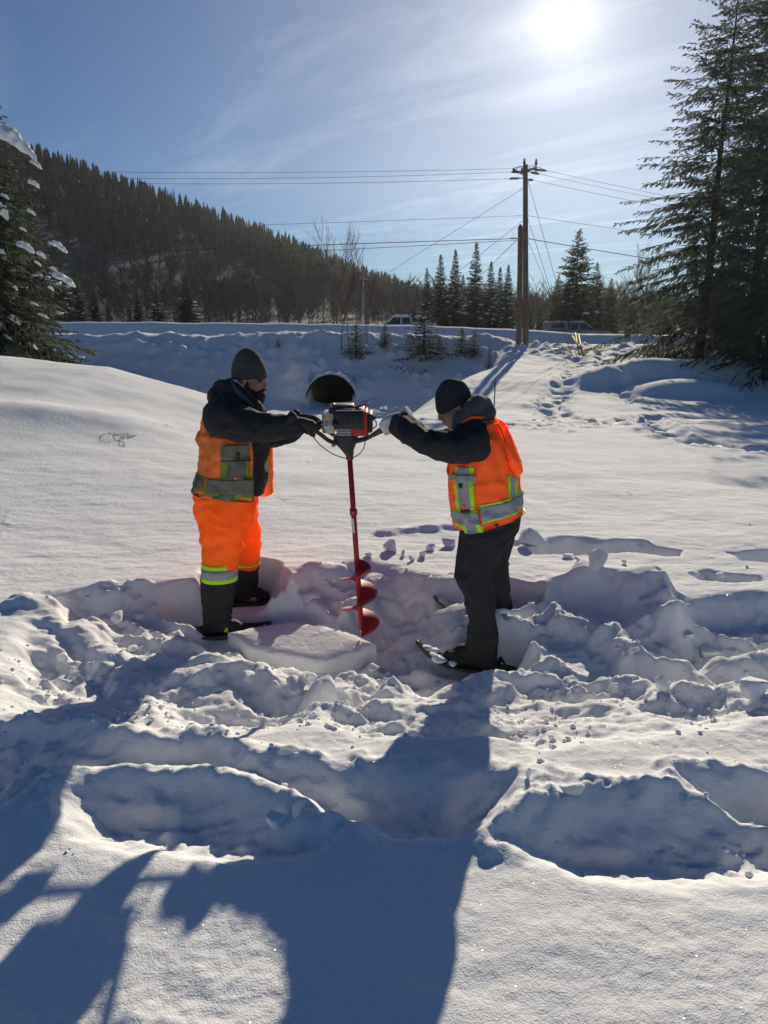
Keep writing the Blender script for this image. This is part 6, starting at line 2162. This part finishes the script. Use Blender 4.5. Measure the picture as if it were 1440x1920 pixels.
def build_blocks():
    # px, py of the base centre; half sizes in px; label
    L = [
        (733, 1034, 16, 15, 'round snow block just left behind the auger flighting'),
        (1003, 1020, 36, 16, 'large flat-topped snow block behind the man with black trousers'),
        (1122, 1066, 23, 22, 'pointed pyramid of snow standing alone on the right'),
        (806, 1032, 11, 8, 'small snow block between the auger and the right man'),
        (842, 1024, 16, 11, 'knobbly snow block touching the right man\'s thigh'),
        (757, 1042, 7, 6, 'pebble-sized snow lump left of the right man'),
        (792, 1044, 8, 8, 'small rounded lump in front of the knobbly block'),
        (772, 1052, 7, 7, 'little lump above the dug hole\'s rim'),
        (690, 1044, 10, 6, 'low crumb beside the top auger flight'),
        (548, 1118, 15, 15, 'upright snow chunk right of the bearded man\'s boots'),
        (584, 1124, 22, 12, 'broad chunk between the boots and the auger'),
        (262, 1165, 12, 10, 'small lump behind the tail of the bearded man\'s snowshoe'),
        (222, 1172, 18, 12, 'lump at the left end of the far trench'),
        (845, 1178, 38, 26, 'squared snow block beside the hole at the right man\'s shin'),
        (555, 1298, 24, 16, 'craggy chunk in the middle of the trampled front'),
        (520, 1290, 12, 8, 'small chunk left of the craggy one'),
        (1240, 1296, 15, 18, 'thin upright shard of crusty snow on the right'),
        (1415, 1304, 34, 20, 'greenish-white slab of old snow at the right edge'),
        (1300, 1080, 12, 6, 'crumb by the animal-like prints on the right'),
        (1345, 1086, 14, 7, 'crumb right of the print crumb'),
        (1082, 1052, 9, 5, 'crumb left of the pointed pyramid'),
        (1170, 1058, 7, 5, 'crumb right of the pointed pyramid'),
        (1065, 1046, 12, 5, 'flat crumb far left of the pyramid'),
        (520, 1552, 22, 26, 'rounded chunk on the right rim of the left print'),
        (562, 1532, 15, 24, 'taller chunk at the right rim of the left print'),
        (1072, 1484, 26, 16, 'shaded snow block above the right print'),
        (990, 1462, 8, 14, 'small spike of snow left of the shaded block'),
        (200, 1262, 20, 12, 'chunk lying left in the rough snow'),
        (118, 1240, 14, 12, 'chunk in the leftmost pit'),
        (250, 1225, 14, 10, 'chunk above the bearded man\'s shadow'),
        (1010, 1395, 10, 5, 'crumb on the smooth snow right of centre'),
        (1185, 1225, 16, 10, 'lump on the ridge right of the right snowshoe tail'),
        (1330, 1230, 20, 12, 'lump far right above the old snow slab'),
        (1290, 1200, 14, 9, 'lump upper right on the far ridge'),
        (700, 1262, 16, 10, 'lump at the right corner of the flat slab'),
        (465, 1275, 18, 10, 'lump under the flat slab\'s left end'),
        (640, 1300, 14, 8, 'lump under the flat slab\'s front'),
    ]
    for i, (px, py, hx, hz, label) in enumerate(L):
        best = None
        q = None
        # walk the ray to the ground
        ts = np.linspace(1.5, 9.0, 420)
        pts = np.array([P(px, py, t)[:] for t in ts])
        zz = ground_z(pts[:, 0], pts[:, 1])
        k = np.argmax(zz >= pts[:, 2])
        q = Vector(pts[k]); q.z = zz[k]
        m = px_m(px, py, q.y)
        r = (hx * m * 1.05, hx * m * 0.85, hz * m * 1.05)
        chunk('snow_block', q + Vector((0, 0, r[2] * 0.62)), r, 500 + i, label, tilt=0.22)
    # crumbs: too many and small to pick apart
    rg = random.Random(77)
    v = []; f = []
    base = []
    for s in range(6):
        bm = bmesh.new(); bmesh.ops.create_icosphere(bm, subdivisions=1, radius=1)
        a = np.array([x.co[:] for x in bm.verts]); a = a * (1 + 0.35 * pnoise3(a * 1.7 + s * 7, s))[:, None]
        base.append((a, np.array([[q.index for q in t.verts] for t in bm.faces]))); bm.free()
    pts = []
    while len(pts) < 2000:
        px = rg.uniform(-60, 1500); py = rg.uniform(1000, 1400) if rg.random() < 0.8 else rg.uniform(1400, 1660)
        x, y = G(px, py, 0.2)
        cl = float(pnoise(np.array([x * 1.6]), np.array([y * 1.6]), 301)[0])
        if cl + rg.uniform(-0.4, 0.4) < 0.12: continue
        pts.append((x, y))
    pts = np.array(pts)
    sd = poly_sd(pts[:, 0], pts[:, 1], ZONE)
    z = ground_z(pts[:, 0], pts[:, 1])
    k = 0
    for (x, y), zq, d in zip(pts, z, sd):
        if d < -0.05 and rg.random() < (0.97 if y > 4 else 0.7): continue
        s = 0.003 + 0.012 * rg.random() ** 3
        a, t = base[rg.randrange(6)]
        v.append(a * s * np.array([1.1, 1.0, 0.8]) + np.array([x, y, zq + s * 0.4])); f.append(t + k); k += len(a)
    o = link('snow_crumbs', np_mesh('snow_crumbs', np.concatenate(v), np.concatenate(f)), M_SNOWB, None, True)
    tag(o, 'loose crumbs of snow scattered over the trampled area', 'snow crumbs', kind='stuff')


def build_slab():
    """The flat cut slab of crust in front of the auger."""
    top = [P(428, 1181, 4.25), P(486, 1172, 4.32), P(548, 1167, 4.36), P(600, 1174, 4.32), P(648, 1184, 4.26), P(704, 1200, 4.12), P(660, 1222, 4.02), P(598, 1244, 3.94), P(520, 1226, 4.02), P(466, 1214, 4.07)]
    cen = sum(top, Vector()) / len(top)
    A_ = np.array([[p.x, p.y, 1.0] for p in top]); co_ = np.linalg.lstsq(A_, np.array([p.z for p in top]), rcond=None)[0]
    for p in top: p.z = float(co_[0] * p.x + co_[1] * p.y + co_[2])
    cen.z = float(co_[0] * cen.x + co_[1] * cen.y + co_[2])
    bm = bmesh.new()
    ring_n = 60
    def at(t):
        x = t * len(top); i = int(x) % len(top); u = x - int(x)
        return top[i].lerp(top[(i + 1) % len(top)], u)
    rows = []
    for k, (sc, dz) in enumerate(((0.0, 0.0), (0.33, 0.002), (0.66, 0.002), (0.93, 0.0), (1.0, -0.012), (1.015, -0.05), (1.0, -0.11), (0.99, -0.18), (0.98, -0.30))):
        row = []
        for j in range(ring_n):
            p = cen.lerp(at(j / ring_n), sc)
            n = float(pnoise(np.array([p.x * 14]), np.array([p.y * 14 + dz * 60]), 411)[0])
            off = (p - cen); off.z = 0
            off = off.normalized() * n * (0.012 if sc > 0.9 else 0) if off.length > 1e-6 else Vector()
            row.append(bm.verts.new(p + off + Vector((0, 0, dz + 0.004 * n))))
        rows.append(row)
    for a, b in zip(rows[:-1], rows[1:]):
        for j in range(ring_n):
            q = [a[j], a[(j + 1) % ring_n], b[(j + 1) % ring_n], b[j]]
            bm.faces.new(q)
    bmesh.ops.remove_doubles(bm, verts=bm.verts, dist=1e-5)
    bmesh.ops.recalc_face_normals(bm, faces=bm.faces)
    me = bpy.data.meshes.new('snow_slab'); bm.to_mesh(me); bm.free()
    o = link('snow_slab', me, M_SNOW, None, True)
    me.set_sharp_from_angle(angle=R(45))
    tag(o, 'flat slab of snow crust lying in front of the auger', 'snow block')


# ------------------------------------------------------------------ breath, exhaust and steam, and the thin winter haze
def vapour(name, c, r, dens, scale, seed, label, colr=(0.9, 0.9, 0.92)):
    mb = MB().ell((0, 0, 0), (1, 1, 1), None, 20, 12)
    me = mb.mesh(name)
    o = bpy.data.objects.new(name, me); col.objects.link(o)
    o.location = c; o.scale = r
    m = bpy.data.materials.new(name); m.use_nodes = True
    nd, ln = m.node_tree.nodes, m.node_tree.links
    nd.clear()
    out = nd.new('ShaderNodeOutputMaterial')
    pv = nd.new('ShaderNodeVolumePrincipled')
    pv.inputs['Color'].default_value = (*colr, 1); pv.inputs['Anisotropy'].default_value = 0.55
    tc = nd.new('ShaderNodeTexCoord')
    le = nd.new('ShaderNodeVectorMath'); le.operation = 'LENGTH'; ln.new(tc.outputs['Object'], le.inputs[0])
    fall = nd.new('ShaderNodeMapRange'); fall.interpolation_type = 'SMOOTHSTEP'
    fall.inputs['From Min'].default_value = 1.0; fall.inputs['From Max'].default_value = 0.1
    ln.new(le.outputs['Value'], fall.inputs['Value'])
    ns = nd.new('ShaderNodeTexNoise'); ns.inputs['Scale'].default_value = scale; ns.inputs['Detail'].default_value = 4; ns.inputs['Distortion'].default_value = 1.2
    mp = nd.new('ShaderNodeMapping'); mp.inputs['Location'].default_value = (seed, seed * 0.7, 0)
    ln.new(tc.outputs['Object'], mp.inputs['Vector']); ln.new(mp.outputs[0], ns.inputs['Vector'])
    rr = nd.new('ShaderNodeMapRange'); rr.inputs['From Min'].default_value = 0.42; rr.inputs['From Max'].default_value = 0.72
    ln.new(ns.outputs['Fac'], rr.inputs['Value'])
    a = nd.new('ShaderNodeMath'); a.operation = 'MULTIPLY'; ln.new(fall.outputs[0], a.inputs[0]); ln.new(rr.outputs[0], a.inputs[1])
    b = nd.new('ShaderNodeMath'); b.operation = 'MULTIPLY'; b.inputs[1].default_value = dens; ln.new(a.outputs[0], b.inputs[0])
    ln.new(b.outputs[0], pv.inputs['Density'])
    ln.new(pv.outputs[0], out.inputs['Volume'])
    me.materials.append(m)
    tag(o, label, 'smoke', 'vapour round the auger', 'stuff')


def build_haze():
    mb = MB()
    mb.box((0, 365, 71), (1900, 870, 150))
    o = mb.build('haze', None, None, False)
    m = bpy.data.materials.new('haze'); m.use_nodes = True
    nd, ln = m.node_tree.nodes, m.node_tree.links
    nd.clear()
    out = nd.new('ShaderNodeOutputMaterial'); pv = nd.new('ShaderNodeVolumePrincipled')
    pv.inputs['Color'].default_value = (0.93, 0.96, 1.0, 1); pv.inputs['Density'].default_value = HAZE
    pv.inputs['Anisotropy'].default_value = 0.72
    ln.new(pv.outputs[0], out.inputs['Volume'])
    o.data.materials.append(m)
    tag(o, 'thin bright winter haze', 'haze', kind='stuff')


HAZE = 0.00013
build_blocks()
build_slab()
vapour('exhaust_smoke', P(550, 705, 4.5), (0.26, 0.2, 0.28), 0.7, 1.6, 3.0, 'faint exhaust smoke drifting between the bearded man and the engine')
vapour('steam', P(775, 1150, 4.35), (0.30, 0.26, 0.20), 1.6, 1.7, 8.0, 'pale steam rising from the drilled hole')
build_haze()
